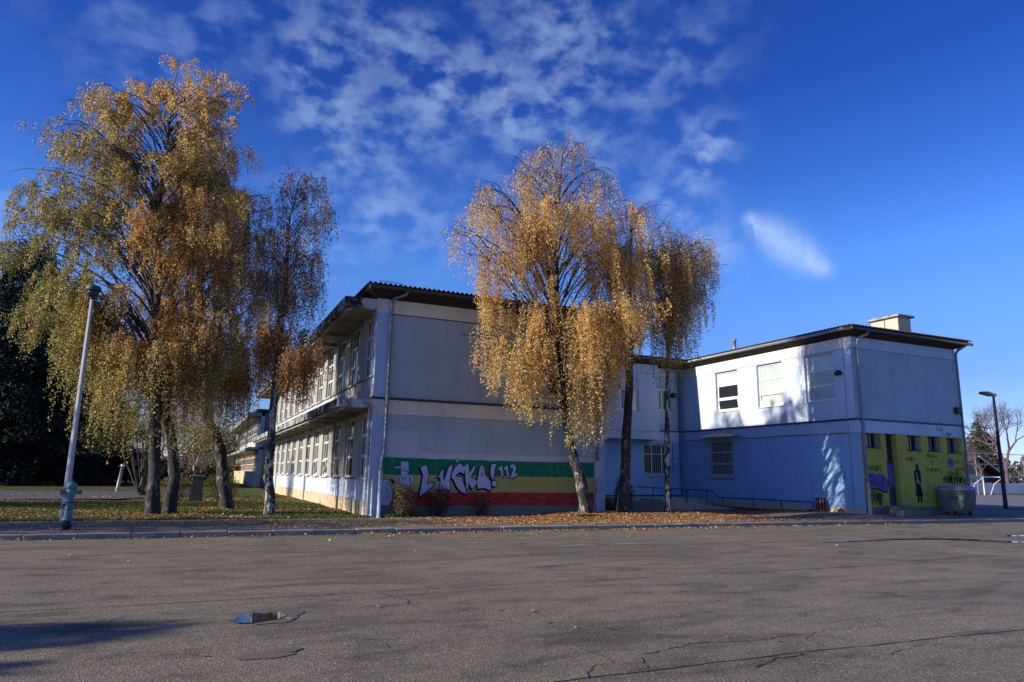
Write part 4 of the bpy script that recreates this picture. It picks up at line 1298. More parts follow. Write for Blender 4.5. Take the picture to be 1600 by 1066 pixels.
# ================================================================== far wing behind the birches, left
XC, YCc = 6.45, 75.0
C = thing("school_building", "distant grey and ochre wing beyond the lawn, seen past the white birch trunk", "building", (XC, YCc, 0))
bx("wall", M['cdark'], XC + .3, XC + 16, YCc, YCc + 40, 3.55, 7.3, C)
bx("wall", M['cyellow'], XC + .3, XC + 16, YCc + .02, YCc + 40, .9, 3.54, C)
bx("plinth", M['plinth'], XC + .3, XC + 16, YCc - .02, YCc + 40, ZG, .898, C)
bx("corner_post", M['a_parapet'], XC, XC + .3, YCc, YCc + .3, 1.5, 7.3, C)
bx("canopy_slab", M['concrete'], XC - 1.1, XC + .3, YCc, YCc + 40, 6.95, 7.3, C)
bx("canopy_slab", M['concrete'], XC - 1.0, XC + .3, YCc + .0, YCc + 40, 3.6, 3.85, C)
bx("roof", M['roof'], XC - .5, XC + 16, YCc - .5, YCc + 40, 7.4, 7.62, C)
for k in range(12):
    y0 = YCc + .4 + k * 2.45
    for zs in (1.5, 4.7):
        o = link_mesh("window", wframe, C, (.05, y0 - YCc, zs))
        link_mesh("pane", pane_me[1][0], o); link_mesh("pane", pane_me[4][0], o)
    bx("parapet_panel", M['a_parapet'], XC - .02, XC + .3, y0 - .45, y0 + 1.98, 3.87, 4.68, C)
    bx("plinth_panel", M['tan'], XC - .7, XC + .3, y0 - .45, y0 + 1.98, ZG, 1.48, C)
bx("cross_wall", M['cdark'], XC + .35, XC + 16, YCc + .4, YCc + 30, 3.7, 6.9, C)
bx("low_canopy", M['black'], XC + 1.0, XC + 3, YCc - 1.0, YCc, 5.2, 5.5, C)
D = thing("garden_wall_house", "low cream building glimpsed beyond the far wing, between birch trunks", "building", (2, 118, 0))
bx("wall", M['house'], 1.0, 12, 118, 126, ZG, 4.2, D)
bx("plinth", M['plinth'], .98, 12, 117.97, 126, ZG, .9, D)
bx("roof", M['tile'], .6, 12, 117.5, 127, 4.21, 4.5, D)

# ================================================================== ramp, railing, posts
RP = thing("entrance_ramp", "grey concrete landing and sloping ramp in the shaded corner between the wings", "ramp", (20, 28, 0))
bx("landing", M['concrete'], 18.6, 23.6, 28.2, 30.9, 0, .55, RP, .02)
mb = MB(); mb.add([(19.5, 26.6, 0.06), (24.0, 26.6, 0.06), (24.0, 28.19, 0.06), (19.5, 28.19, 0.06), (19.5, 26.6, .55), (24.0, 26.6, .12), (24.0, 28.19, .12), (19.5, 28.19, .55)], [(4, 5, 6, 7), (0, 1, 5, 4), (1, 2, 6, 5), (3, 0, 4, 7), (2, 3, 7, 6)])
mb.build("ramp_slab", M['concrete'], RP)
bx("low_wall", M['plinth'], 16.9, 19.4, 26.3, 26.5, 0, .5, RP, .02)
RL = thing("railing", "low dark blue handrail along the ramp and the foot of the light blue wing", "railing", (23.6, 28, 0))
mb = MB(); mb.tube([(19.3, 28.25, 1.07), (23.55, 28.05, .92), (23.6, 27.6, .62), (23.6, 21.8, .62)], .024, 8); mb.build("handrail", M['rail'], RL, True)
for (x, y, z0, z1) in ((20.2, 28.2, .55, 1.02), (21.2, 28.15, .5, .99), (22.1, 28.12, .3, .97), (23.3, 28.07, .2, .93), (23.6, 27.3, .1, .62), (23.6, 25.3, .1, .62), (23.6, 23.6, .1, .62)):
    mb = MB(); mb.tube([(x, y, z0), (x, y, z1)], .022, 6); mb.build("rail_post", M['rail'], RL, True)
mb = MB(); mb.tube([(23.6, 21.85, .10), (23.6, 21.85, .62)], .035, 6); mb.tube([(23.6, 21.6, .62), (23.6, 22.3, .62)], .032, 6); mb.build("rail_post", M['rail_blue'], RL, True)
WB_ = thing("litter_bin", "slatted brown wooden litter bin against the sunlit blue wall corner", "bin", (23.9, 21.75, .1))
for k in range(10):
    a = 2 * math.pi * k / 10
    mb = MB(); mb.bbox(-.035, .035, -.012, .012, 0, .62, .006)
    o = link_mesh("slat", mb.mesh("slat", M['wood']), WB_, (.19 * math.cos(a), .19 * math.sin(a), .08)); o.rotation_euler = (0, 0, a + math.pi / 2)
mb = MB(); mb.lathe([(.165, .05), (.165, .62)], 14, 23.9, 21.75, .1); mb.build("liner", M['black'], WB_, True)

# ================================================================== STREET FURNITURE
H = thing("fire_hydrant", "faded teal pillar hydrant standing on the pavement edge by the pale lamp post", "hydrant", (-2.35, 19.2, .11))
hx, hy, hz = -2.35, 19.2, .11
mb = MB(); mb.lathe([(.085, 0), (.085, .09), (.125, .10), (.125, .135), (.08, .14), (.075, .205)], 20, hx, hy, hz); mb.build("base", M['hydrant_base'], H, True)
mb = MB(); mb.lathe([(.08, .20), (.128, .215), (.128, .25), (.10, .29), (.085, .33), (.078, .44), (.085, .50), (.088, .58), (.068, .61), (.066, .70), (.085, .76), (.10, .82), (.10, .90), (.085, .925)], 24, hx, hy, hz)
bd = mb.build("barrel", M['hydrant'], H, True)
mb = MB(); mb.lathe([(.10, .92), (.118, .93), (.118, 1.02), (.10, 1.045), (.05, 1.07), (.045, 1.09)], 24, hx, hy, hz); mb.build("bonnet", M['hydrant'], H, True)
mb = MB(); mb.lathe([(.03, 1.085), (.032, 1.12), (.018, 1.13), (.018, 1.15)], 5, hx, hy, hz); mb.build("nut", M['hydrant_base'], H)
for (dx, dy) in ((-1, -.25), (1, .25)):
    l = math.hypot(dx, dy); dx /= l; dy /= l
    mb = MB(); mb.tube([(hx + dx * .06, hy + dy * .06, hz + .845), (hx + dx * .165, hy + dy * .165, hz + .845), (hx + dx * .17, hy + dy * .17, hz + .845), (hx + dx * .215, hy + dy * .215, hz + .845)], [.042, .042, .054, .050], 14); mb.build("outlet", M['hydrant'], H, True)
mb = MB(); mb.tube([(hx - .03, hy - .02, hz + .53), (hx - .06, hy - .12, hz + .53), (hx - .062, hy - .125, hz + .53), (hx - .07, hy - .16, hz + .53)], [.06, .06, .074, .068], 16); mb.build("outlet", M['hydrant'], H, True)
mb = MB(); mb.lathe([(.074, .60), (.084, .605), (.084, .635), (.074, .64)], 20, hx, hy, hz); mb.build("collar", M['hydrant_base'], H, True)

LP = thing("street_lamp", "tall pale galvanised lamp post with dark bowl head behind the hydrant", "street lamp", (-2.78, 21.9, .12), "lamp posts")
mb = MB(); mb.tube([(-2.78, 21.9, .1), (-2.78, 21.9, 1.2), (-2.78, 21.9, 6.15)], [.085, .078, .042], 8); mb.build("post", M['lamp_steel'], LP)
mb = MB(); mb.box(-2.865, -2.80, 21.79, 21.84, .75, 1.0); 
mb.build("sticker", M['sticker'], LP)
mb = MB(); mb.lathe([(.05, 6.1), (.10, 6.13), (.14, 6.18), (.155, 6.24), (.155, 6.30)], 18, -2.78, 21.9, 0); hd = mb.build("lamp_bowl", M['lamp_glass'], LP, True)
mb = MB(); mb.lathe([(.185, 6.302), (.19, 6.31), (.185, 6.40), (.165, 6.43), (.05, 6.44)], 18, -2.78, 21.9, 0); mb.build("lamp_cap", M['gutter_dark'], LP, True)
mb = MB(); mb.lathe([(.06, 6.06), (.065, 6.12)], 12, -2.78, 21.9, 0); mb.build("collar", M['black'], LP, True)

RL2 = thing("street_lamp", "dark slim lamp post with flat cobra head beside the court behind the bins", "street lamp", (39.75, 24.0, .1), "lamp posts")
mb = MB(); mb.tube([(39.75, 24, .05), (39.75, 24, 1.0), (39.75, 24, 6.2)], [.12, .105, .06], 10); mb.build("post", M['lamp_dark'], RL2, True)
mb = MB(); mb.tube([(39.85, 23.9, 6.22), (39.55, 24.15, 6.30), (39.2, 24.4, 6.36)], [.07, .14, .07], 8); o = mb.build("lamp_head", M['lamp_dark'], RL2, True)

# wheeled refuse container
BX, BY, BZ = 28.75, 19.25, .22
CT = thing("waste_container", "dented graffitied metal waste container with blue lid against the yellow wall", "container", (BX, BY, BZ))
prof = [(-.56, 1.02), (-.57, .70), (-.50, .38), (-.36, .16), (.36, .16), (.50, .38), (.57, .70), (.56, 1.02)]   # along y, z: curved belly
mb = MB()
V = []
for sx in (-.36, .36):
    V += [(BX + sx, BY + a, BZ + b) for a, b in prof]
n = len(prof)
mb.add(V, [tuple(range(n)), tuple(reversed(range(n, 2 * n)))] + [(i, n + i, n + (i + 1) % n, (i + 1) % n) for i in range(n)])
mb.build("body", M['bin'], CT)
for sx in (-.375, .345):
    bx("end_rib", M['bin'], BX + sx, BX + sx + .03, BY - .52, BY - .48, BZ + .45, BZ + 1.0, CT)
    bx("end_rib", M['bin'], BX + sx, BX + sx + .03, BY + .48, BY + .52, BZ + .45, BZ + 1.0, CT)
bx("rim", M['gutter'], BX - .40, BX + .40, BY - .60, BY + .60, BZ + 1.0, BZ + 1.04, CT, .01)
lid = MB()
lv = [(-.58, 1.045), (-.50, 1.12), (-.2, 1.17), (.2, 1.17), (.50, 1.12), (.58, 1.045)]
V = []
for sx in (-.39, .39):
    V += [(BX + sx, BY + a, BZ + b) for a, b in lv]
n = len(lv)
lid.add(V, [tuple(range(n)), tuple(reversed(range(n, 2 * n)))] + [(i, n + i, n + (i + 1) % n, (i + 1) % n) for i in range(n)])
lid.build("lid", M['bin_lid'], CT)
for (dx, dy) in ((-.28, -.3), (.28, -.3), (-.28, .3), (.28, .3)):
    w = MB(); w.tube([(BX + dx - .025, BY + dy, BZ + .08), (BX + dx + .025, BY + dy, BZ + .08)], .08, 12); w.build("wheel", M['black'], CT, True)
    bx("caster_fork", M['gutter'], BX + dx - .035, BX + dx + .035, BY + dy - .02, BY + dy + .02, BZ + .08, BZ + .17, CT)
mb = MB(); r_ = random.Random(9)
for k in range(18):
    yy, zz = BY + r_.uniform(-.30, .25), BZ + r_.uniform(.50, .92)
    y2, z2 = yy + r_.uniform(-.16, .16), zz + r_.uniform(-.14, .14)
    mb.add([(BX - .364 - k * .0002, yy, zz), (BX - .364 - k * .0002, yy + .022, zz), (BX - .364 - k * .0002, y2 + .022, z2), (BX - .364 - k * .0002, y2, z2 + .012)], [(0, 1, 2, 3)])
mb.build("scrawl", M['p_black'], CT)

# stone planter with mossy sides, leaning stakes on the lawn
PLT = thing("stone_pillar", "squat mossy stone pillar with slab top among bushes on the lawn", "pillar", (.5, 35.2, .1))
bx("shaft", M['stone'], .27, .74, 34.95, 35.4, .05, 1.18, PLT, .03)
bx("cap_stone", M['stone'], .17, .84, 34.85, 35.5, 1.182, 1.28, PLT, .02)
bx("foot", M['stone'], .22, .79, 34.9, 35.45, .03, .45, PLT, .02)
SG = thing("leaning_post", "short leaning pale post by the asphalt path across the lawn", "post", (-3.55, 48, .1))
mb = MB(); mb.tube([(-3.6, 48, .05), (-3.42, 48, 1.65)], .09, 8); mb.build("post", M['gutter'], SG, True)
mb = MB(); mb.tube([(-3.42, 48, 1.65), (-3.40, 48, 1.75)], [.12, .12], 8); mb.build("post_cap", M['white'], SG, True)

# ================================================================== RIGHT BACKGROUND
BF = thing("ball_fence", "white tubular frame fence around the sports court in front of the cream house", "fence", (100, 60, 0))
zz = (1.0, 2.35, 3.95, 5.35)
for i in range(10):
    x = 84 + i * 4.9
    mb = MB(); mb.tube([(x, 60 - (x - 84) * .02, 0), (x, 60 - (x - 84) * .02, 5.4)], .075, 6); mb.build("fence_post", M['white'], BF, True)
for z in zz[1:]:
    mb = MB(); mb.tube([(84, 60, z), (128.1, 59.1, z)], .05, 6); mb.build("fence_rail", M['white'], BF, True)
LW = thing("low_fence", "low white panelled fence along the far edge of the court", "fence", (100, 61, 0))
for i in range(28):
    bx("fence_panel", M['white'], 84 + i * 1.6, 85.52 + i * 1.6, 61, 61.06, .15, 1.55, LW)
GL = thing("goal", "small white goal frame standing on the court before the fence", "goal", (94, 57.5, 0))
for x in (91.3, 95.2):
    mb = MB(); mb.tube([(x, 57.5, 0), (x, 57.5, 2.25)], .07, 8); mb.build("goal_post", M['white'], GL, True)
    mb = MB(); mb.tube([(x, 57.5, 2.2), (x, 58.6, 1.4), (x, 59.2, 0)], .04, 6); mb.build("back_stay", M['white'], GL, True)
mb = MB(); mb.tube([(91.3, 57.5, 2.25), (95.2, 57.5, 2.25)], .07, 8); mb.build("crossbar", M['white'], GL, True)
HS = thing("house", "cream house with rough brick gable and long pale-edged roof sloping down to the right", "house", (119, 76, 0))


def gable(name, mat, pts, y0, y1, parent):
    n = len(pts)
    mb = MB()
    mb.add([(x, y0, z) for x, z in pts] + [(x, y1, z) for x, z in pts], [tuple(range(n)), tuple(reversed(range(n, 2 * n)))] + [(i, n + i, n + (i + 1) % n, (i + 1) % n) for i in range(n)])
    return mb.build(name, mat, parent)


gable("wall", M['house'], [(112.5, 0), (121.0, 0), (121.0, 3.0), (112.5, 3.0)], 76, 90, HS)
gable("brick_gable", M['brickred'], [(112.5, 3.01), (121.0, 3.01), (121.0, 4.35), (119.0, 5.5), (112.5, 3.2)], 76.02, 90, HS)
gable("lean_to", M['tile'], [(121.01, 0), (127.6, 0), (127.6, 1.2), (121.01, 4.1)], 76.6, 90, HS)
for k in range(22):
    x0, x1 = 119.0 + k * .48, 119.0 + k * .48 + .46
    z0, z1 = 5.75 - k * .235, 5.75 - (k + 1) * .235
    gable("roof_sheet", M['tile'], [(x0, z0), (x1, z1 + .01), (x1, z1 + .13), (x0, z0 + .13)], 75.2, 91, HS)
gable("roof", M['tile'], [(111.5, 2.9), (118.98, 5.72), (118.98, 5.9), (111.5, 3.08)], 75.2, 91, HS)
gable("barge_board", M['white'], [(118.9, 5.72), (129.6, .52), (129.6, .74), (118.9, 5.96)], 75.1, 75.18, HS)
for x in (114.5, 118.0):
    wall_window(HS, M['white_frame'], x, x + 1.2, 1.0, 2.3, 75.93, [x + .6], [], [M['glass']])


# ================================================================== TREES
R0 = np.array([math.cos(YAW), -math.sin(YAW)])      # lateral direction of the crown tables
FW = np.array([math.sin(YAW), math.cos(YAW)])


def leaf_quads(P, size, r, droop=0.5, wr=0.62):
    """kite-shaped leaves at P"""
    n = len(P)
    a = r.normal(size=(n, 3)); a[:, 2] -= droop * 2
    a /= np.linalg.norm(a, axis=1)[:, None]
    b = np.cross(a, r.normal(size=(n, 3)))
    b /= np.linalg.norm(b, axis=1)[:, None] + 1e-9
    s = (size * r.uniform(.65, 1.35, n))[:, None]
    V = np.empty((n, 4, 3))
    V[:, 0] = P
    V[:, 1] = P + a * s * .45 + b * s * wr * .5
    V[:, 2] = P + a * s
    V[:, 3] = P + a * s * .45 - b * s * wr * .5
    return V.reshape(-1, 3), np.arange(n * 4).reshape(n, 4)


def ribbons(paths, w, r):
    """paths: (n, k, 3) -> crossed thin strips"""
    n, k, _ = paths.shape
    d = r.normal(size=(n, 1, 3)); d[:, :, 2] *= .2
    d /= np.linalg.norm(d, axis=2)[:, :, None]
    taper = np.linspace(1, .35, k)[None, :, None]
    A = paths + d * w * taper / 2
    Bq = paths - d * w * taper / 2
    V = np.stack([A, Bq], axis=2).reshape(-1, 3)
    idx = np.arange(n * k * 2).reshape(n, k, 2)
    F = np.stack([idx[:, :-1, 0], idx[:, :-1, 1], idx[:, 1:, 1], idx[:, 1:, 0]], axis=-1).reshape(-1, 4)
    return V, F


def palette(cols, w, n, r, jitter=.22):
    cols = np.array(cols); w = np.array(w, float); w /= w.sum()
    c = cols[r.choice(len(cols), n, p=w)]
    return c * r.uniform(1 - jitter, 1 + jitter, (n, 1))


def tree(name, label, base, trunk_pts, prof, zlimb, nlimb, nstrand, leaves_per, Lstrand, weep, colour_fn, bark_m, seed, r_base=.2, leaf=.058, group=None, twig_mat='twig', density_fn=None, extra_trunks=(), fwd=0.0, clip=None, twig_w=.008, dfac=.82, thin=None, lowstrand=0.0, tips=()):
    r = np.random.default_rng(seed)
    root = thing(name, label, "tree", (base[0], base[1], ground_z(*base) - .02), group)
    bx_, by_ = base
    off = np.array(world_loc(root))
    prof = sorted(prof)
    zz = np.array([p[0] for p in prof]); LL = np.array([p[1] for p in prof]); RR = np.array([p[2] for p in prof])

    def env(z):
        L = np.interp(z, zz, LL); Rr = np.interp(z, zz, RR)
        return (Rr - L) / 2, (Rr + L) / 2
    for ti, (tp, rb) in enumerate([(trunk_pts, r_base)] + list(extra_trunks)):
        # smooth, slightly flared trunk
        tp = np.array(tp)
        ts = np.linspace(0, len(tp) - 1, len(tp) * 5)
        P = np.stack([np.interp(ts, range(len(tp)), tp[:, k]) for k in range(3)], 1)
        P[1:-1] = (P[:-2] + P[1:-1] + P[2:]) / 3
        P[1:-1, :2] += r.normal(scale=.012, size=(len(P) - 2, 2))
        f = np.linspace(0, 1, len(P))
        rad = rb * (1 - f) ** .8 + .012 + rb * .35 * np.exp(-f * 40)
        rad *= r.uniform(.94, 1.06, len(P))
        P[0, 2] -= .12
        V, F = [], []
        nn = 14
        for i, p in enumerate(P):
            for k in range(nn):
                th = 2 * math.pi * k / nn
                q = rad[i] * (1 + .06 * math.sin(3 * th + i * .8) + r.uniform(-.035, .035))
                V.append((p[0] + q * math.cos(th), p[1] + q * math.sin(th), p[2]))
            if i:
                for k in range(nn):
                    l = (k + 1) % nn
                    F.append(((i - 1) * nn + k, (i - 1) * nn + l, i * nn + l, i * nn + k))
        mb = MB(); mb.add(V, F); mb.build("trunk", bark_m, root, True)
    main = np.array(trunk_pts)
    ztop = zz[-1]
    # limbs
    zt = r.uniform(0, 1, nlimb * 3)
    cand = zlimb + (ztop - zlimb) * zt
    keep = r.uniform(0, 1, len(cand)) < (env(cand)[1] / env(np.linspace(zlimb, ztop, 50))[1].max()) ** .8 + .12
    cand = cand[keep][:nlimb]
    limbs = []
    lm = MB()
    cand = list(cand) + [t[1] for t in tips]
    nlimb = max(nlimb, len(cand))
    for i, z1 in enumerate(cand):
        s0, hw = env(z1)
        phi = i * 2.39996 + r.uniform(-.5, .5)
        if r.uniform() < .45:
            phi = (math.pi if r.uniform() < .5 else 0) + r.normal(scale=.35)
        q = max(.12, hw) * r.uniform(.25, 1.0) ** .5 * .99
        lat = s0 + math.cos(phi) * q; dep = math.sin(phi) * q * dfac - fwd * min(1, max(0, (13.0 - z1) / 3))
        if i >= len(cand) - len(tips):
            lat = tips[i - len(cand) + len(tips)][0]
            dep = dep * .3 - fwd * .9 * min(1, max(0, (13.0 - z1) / 3))
        if clip is not None:
            dep += min(lat, 0) * .45
        tip = np.array([bx_, by_]) + R0 * lat + FW * dep
        tr_at = lambda z: np.array([np.interp(z, main[:, 2], main[:, 0]), np.interp(z, main[:, 2], main[:, 1])])
        dist = np.linalg.norm(tip - tr_at(z1))
        zs = max(main[0, 2] + (zlimb - main[0, 2]) * .8, z1 - dist * r.uniform(.45, .85) - .2)
        zs = min(zs, main[-1, 2] - .3)
        st = np.array([*tr_at(zs), zs]); en = np.array([*tip, z1])
        mid = st * .55 + en * .45; mid[2] = z1 + .22 * dist - (z1 - zs) * .05; mid[:2] += r.normal(scale=.10 * dist, size=2)
        t = np.linspace(0, 1, 9)[:, None]
        P = (1 - t) ** 2 * st + 2 * t * (1 - t) * mid + t * t * en
        wig = np.cumsum(r.normal(scale=.028 * dist ** .6 + .01, size=(8, 3)), axis=0)
        P[1:] += wig
        limbs.append(P)
        r0_ = .009 + .0105 * dist ** .8
        lm.tube(P, list(np.linspace(r0_, .006, 9)), 5, False)
    lm.build("branches", bark_m if bark_m is not M['birch_dark'] else M['bark_brown'], root, True)
    limbs = np.array(limbs)
    # side branches then strands
    ns2 = nlimb * 5
    li = r.integers(0, len(limbs), ns2); tt = r.uniform(.3, 1, ns2) * 8
    i0 = np.minimum(tt.astype(int), 7); fr = (tt - i0)[:, None]
    S = limbs[li, i0] * (1 - fr) + limbs[li, i0 + 1] * fr
    dirv = r.normal(size=(ns2, 3)); dirv[:, 2] = np.abs(dirv[:, 2]) * .35
    outw = S[:, :2] - main.mean(0)[:2]
    dirv[:, :2] += outw * .25
    dirv /= np.linalg.norm(dirv, axis=1)[:, None]
    ln = r.uniform(.35, 1.15, ns2)[:, None] * (1 if weep > .5 else 1.2)
    k5 = np.linspace(0, 1, 5)[None, :, None]
    side = S[:, None, :] + dirv[:, None, :] * ln[:, None, :] * k5
    side[:, :, 2] -= (np.linspace(0, 1, 5) ** 2)[None, :] * ln * .25
    V2, F2 = ribbons(side, .022, r)
    # strands
    si = r.integers(0, ns2, nstrand); ti = r.uniform(0.15, 1, nstrand) * 4
    i0 = np.minimum(ti.astype(int), 3); fr = (ti - i0)[:, None]
    S = side[si, i0] * (1 - fr) + side[si, i0 + 1] * fr
    lat = (S[:, :2] - np.array(base)) @ R0
    s0, hw = env(S[:, 2])
    ok = np.abs(lat - s0) < hw * 1.04 + .05
    S, lat = S[ok], lat[ok]
    n = len(S)
    K = 7
    t = np.linspace(0, 1, K)
    Ls = Lstrand * r.uniform(.25, 1.1, n) ** 1.2
    Ls = Ls * (1 + lowstrand * np.clip((6.2 - S[:, 2]) / 2.5, 0, 1))
    if weep > .5:
        Ls = Ls * np.clip(.45 + (ztop - S[:, 2]) / (ztop - zz[0]) * 1.1, .4, 1.3)
    d0 = r.normal(size=(n, 3)); d0[:, :2] += .5 * (S[:, :2] - main.mean(0)[:2]); d0[:, 2] *= .4
    d0 /= np.linalg.norm(d0, axis=1)[:, None]
    hor = (1 - np.exp(-2.2 * t))[None, :, None] * d0[:, None, :] * (Ls * (.22 if weep > .5 else .75))[:, None, None]
    dn = (t ** 1.15)[None, :] * Ls[:, None] * (weep)
    path = S[:, None, :] + hor
    path[:, :, 2] -= dn
    path[:, :, :2] += np.cumsum(r.normal(scale=.014, size=(n, K, 2)), axis=1)
    if clip is not None:
        good = clip(path.reshape(-1, 3)).reshape(n, K).all(1)
    else:
        good = np.ones(n, bool)
    if True:
        le = (path[:, -1, :2] - np.array(base)) @ R0
        s0e, hwe = env(path[:, -1, 2])
        good &= (np.abs(le - s0e) < hwe * 1.05 + .1) & (path[:, -1, 2] > zz[0] - .4)
        path, Ls, S, lat = path[good], Ls[good], S[good], lat[good]; n = len(path)
    V3, F3 = ribbons(path, twig_w, r)
    # leaves along the strands
    m = int(n * leaves_per)
    w = Ls / Ls.sum()
    if density_fn is not None:
        w = w * density_fn(S, lat); w /= w.sum()
    si = r.choice(n, m, p=w); ti = r.uniform(.05, 1, m) ** .9 * (K - 1)
    i0 = np.minimum(ti.astype(int), K - 2); fr = (ti - i0)[:, None]
    P = path[si, i0] * (1 - fr) + path[si, i0 + 1] * fr + r.normal(scale=.035, size=(m, 3))
    lat = (P[:, :2] - np.array(base)) @ R0
    s0, hw = env(P[:, 2])
    ok = (np.abs(lat - s0) < hw * r.uniform(.97, 1.06, m) + .1) & (P[:, 2] > zz[0] - .25)
    if clip is not None:
        ok &= clip(P)
    if thin is not None:
        ok &= r.uniform(0, 1, len(P)) < thin(P, lat)
    P, lat = P[ok], lat[ok]
    V, F = leaf_quads(P, leaf, r, .55)
    C = colour_fn(P, lat, r, strand=si[ok])
    o = link_mesh("crown", np_mesh("crown", V - off, F, M['leaf'], C), root)
    o['kind'] = 'stuff'
    V = np.concatenate([V2, V3]); F = np.concatenate([F2, F3 + len(V2)])
    o = link_mesh("twigs", np_mesh("twigs", V - off, F, M[twig_mat]), root)
    o['kind'] = 'stuff'
    return root


GOLD, AMBER, ORANGE, OCHRE = (.86, .58, .17), (.80, .47, .14), (.62, .28, .09), (.62, .45, .20)
OLIVE, GREENY, BROWN, STRAW = (.25, .25, .08), (.42, .41, .11), (.30, .15, .07), (.82, .66, .32)


def mix_pal(sets, wts, strand, r, n):
    """pick a palette per leaf, biased per strand so colour comes in clumps"""
    bias = np.random.default_rng(3).uniform(0, 1, 100000)[strand % 100000]
    u = np.clip(bias * .55 + r.uniform(0, 1, n) * .45, 0, .999)
    W = wts / wts.sum(1, keepdims=True)
    cs = np.cumsum(W, 1)
    # stretch u so that the marginals stay roughly right
    u = np.clip((u - .12) / .76, 0, .999)
    k = (u[:, None] > cs).sum(1)
    k = np.minimum(k, W.shape[1] - 1)
    return np.array(sets)[k] * r.uniform(.75, 1.3, (n, 1))


def col_mid(P, lat, r, strand):
    n = len(P)
    z = P[:, 2]
    low = np.clip((5.6 - z) / 3.0, 0, 1); hi = np.clip((z - 10) / 3, 0, 1)
    w = np.stack([1.3 - low * .6, .8 - low * .4, .10 + hi * .05, 1.0 + 0 * z, .35 + low * 1.2, .08 + low * .5, .2 + hi * .6, .25 + 0 * z], 1)
    return mix_pal([GOLD, AMBER, ORANGE, STRAW, GREENY, OLIVE, BROWN, OCHRE], w, strand, r, n)


def col_mid_dark(P, lat, r, strand):
    n = len(P); z = P[:, 2]
    low = np.clip((7.5 - z) / 3.5, 0, 1)
    w = np.stack([.7 - low * .3, .7 - low * .4, .4 + 0 * z, .3 + 0 * z, .3 + low * 1.0, .2 + low * 1.1, .6 + 0 * z, .4 + 0 * z], 1)
    return mix_pal([GOLD, AMBER, ORANGE, STRAW, GREENY, OLIVE, BROWN, OCHRE], w, strand, r, n) * .85


def col_left(P, lat, r, strand):
    n = len(P); z = P[:, 2]
    top = np.clip((z - 11.0) / 2.5, 0, 1); low = np.clip((5.0 - z) / 2.5, 0, 1)
    lf = np.clip((-lat - .8) / 3, 0, 1)
    cen = np.exp(-((lat - .1) / 1.5) ** 2) * np.clip((11.2 - z) / 1, 0, 1) * np.clip((z - 4) / 2, 0, 1)
    w = np.stack([.45 + top * 2.4, .3 + top * .5 + cen * .9, .1 + cen * 2.2, .3 + top * .6 + low * .5, .9 + lf * 1.5 + low * 1.2, 1.1 + lf * 1.9 + low * .7 - top * .8, .35 + cen * 1.0, .8 + lf * .4], 1)
    return mix_pal([GOLD, AMBER, ORANGE, STRAW, GREENY, OLIVE, BROWN, OCHRE], w, strand, r, n) * .85


def col_rust(P, lat, r, strand):
    n = len(P); z = P[:, 2]
    low = np.clip((4.6 - z) / 2.0, 0, 1)
    w = np.stack([.3 + 0 * z, .6 - low * .3, .8 - low * .5, .15 + low * .3, .4 + low * .9, .6 + low * .6, 1.0 - low * .4, .5 + 0 * z], 1)
    return mix_pal([GOLD, AMBER, ORANGE, STRAW, GREENY, OLIVE, BROWN, OCHRE], w, strand, r, n) * .75


def col_slim(P, lat, r, strand):
    n = len(P); z = P[:, 2]
    low = np.clip((6.8 - z) / 1.5, 0, 1)
    w = np.stack([.15 + 0 * z, .2 + low * .9, .2 + low * 1.3, .1 + 0 * z, .2 + 0 * z, .4 + 0 * z, 1.2 - low * .6, .3 + 0 * z], 1)
    return mix_pal([GOLD, AMBER, ORANGE, STRAW, GREENY, OLIVE, BROWN, OCHRE], w, strand, r, n) * .75


# crowns kept off the wall and cut back so sun reaches the far wing
off_wall_sun_gap = lambda P: ~((P[:, 1] > 22.80) & (P[:, 0] < 14.35) & (P[:, 2] < 7.85) & (P[:, 0] > 4.9)) & ~((P[:, 1] > 21.35 + .25 * np.sin(P[:, 2] * 4.1) + np.maximum(0, P[:, 2] - 7.9) * .9) & (P[:, 2] < 9.0))
lane = lambda P, lat: np.clip(1.0 - (P[:, 2] - 8.5) * .12, .5, 1)
WB_PROF = [(14.61, 1.28, -.38), (14.2, 1.8, .4), (13.59, 2.52, 1.04), (12.27, 2.80, 1.35), (11.23, 3.71, 1.51), (10.20, 4.3, 2.2), (9.19, 4.9, 2.6), (7.94, 4.6, 2.6), (7.0, 3.7, 2.4), (6.24, 3.55, 2.1), (5.28, 4.3, 1.2), (4.34, 3.70, .85), (3.41, 2.65, .73), (2.51, 1.26, .68)]
tree("birch_tree", "tall golden weeping birch leaning left in front of the mural wall", (13.0, 22.2),
     [(13.04, 22.18, .1), (12.8, 22.29, 1.49), (12.48, 22.43, 2.73), (12.22, 22.55, 4.82), (12.04, 22.63, 7.21), (11.99, 22.66, 9.69), (12.07, 22.62, 11.75), (12.24, 22.54, 14.13)],
     WB_PROF, 4.6, 110, 8000, 25, 2.1, 1.0, col_mid, M['birch'], 11, .21, .060, "birches on the leaf-covered mound", fwd=1.9, clip=off_wall_sun_gap, dfac=.6, thin=lane,
     tips=[(-4.6, 9.4), (-4.8, 9.1), (-4.3, 9.0), (-4.6, 8.6), (-3.9, 9.8), (-3.9, 10.6), (-3.4, 11.2), (-4.1, 10.2), (-2.7, 12.2), (-2.4, 12.7), (-2.7, 13.0), (-4.1, 6.0), (-4.2, 5.7), (-3.7, 5.9), (-3.9, 5.4), (-3.3, 6.3), (1.3, 12.0), (1.4, 11.4), (1.0, 13.2), (-.4, 14.3), (-.8, 14.0), (2.4, 9.0)],
     density_fn=lambda S, lat: np.where(S[:, 2] > 11.5, .55, 1.0) * np.where((S[:, 2] > 8.5) & (lat < -2.6), .45, 1))
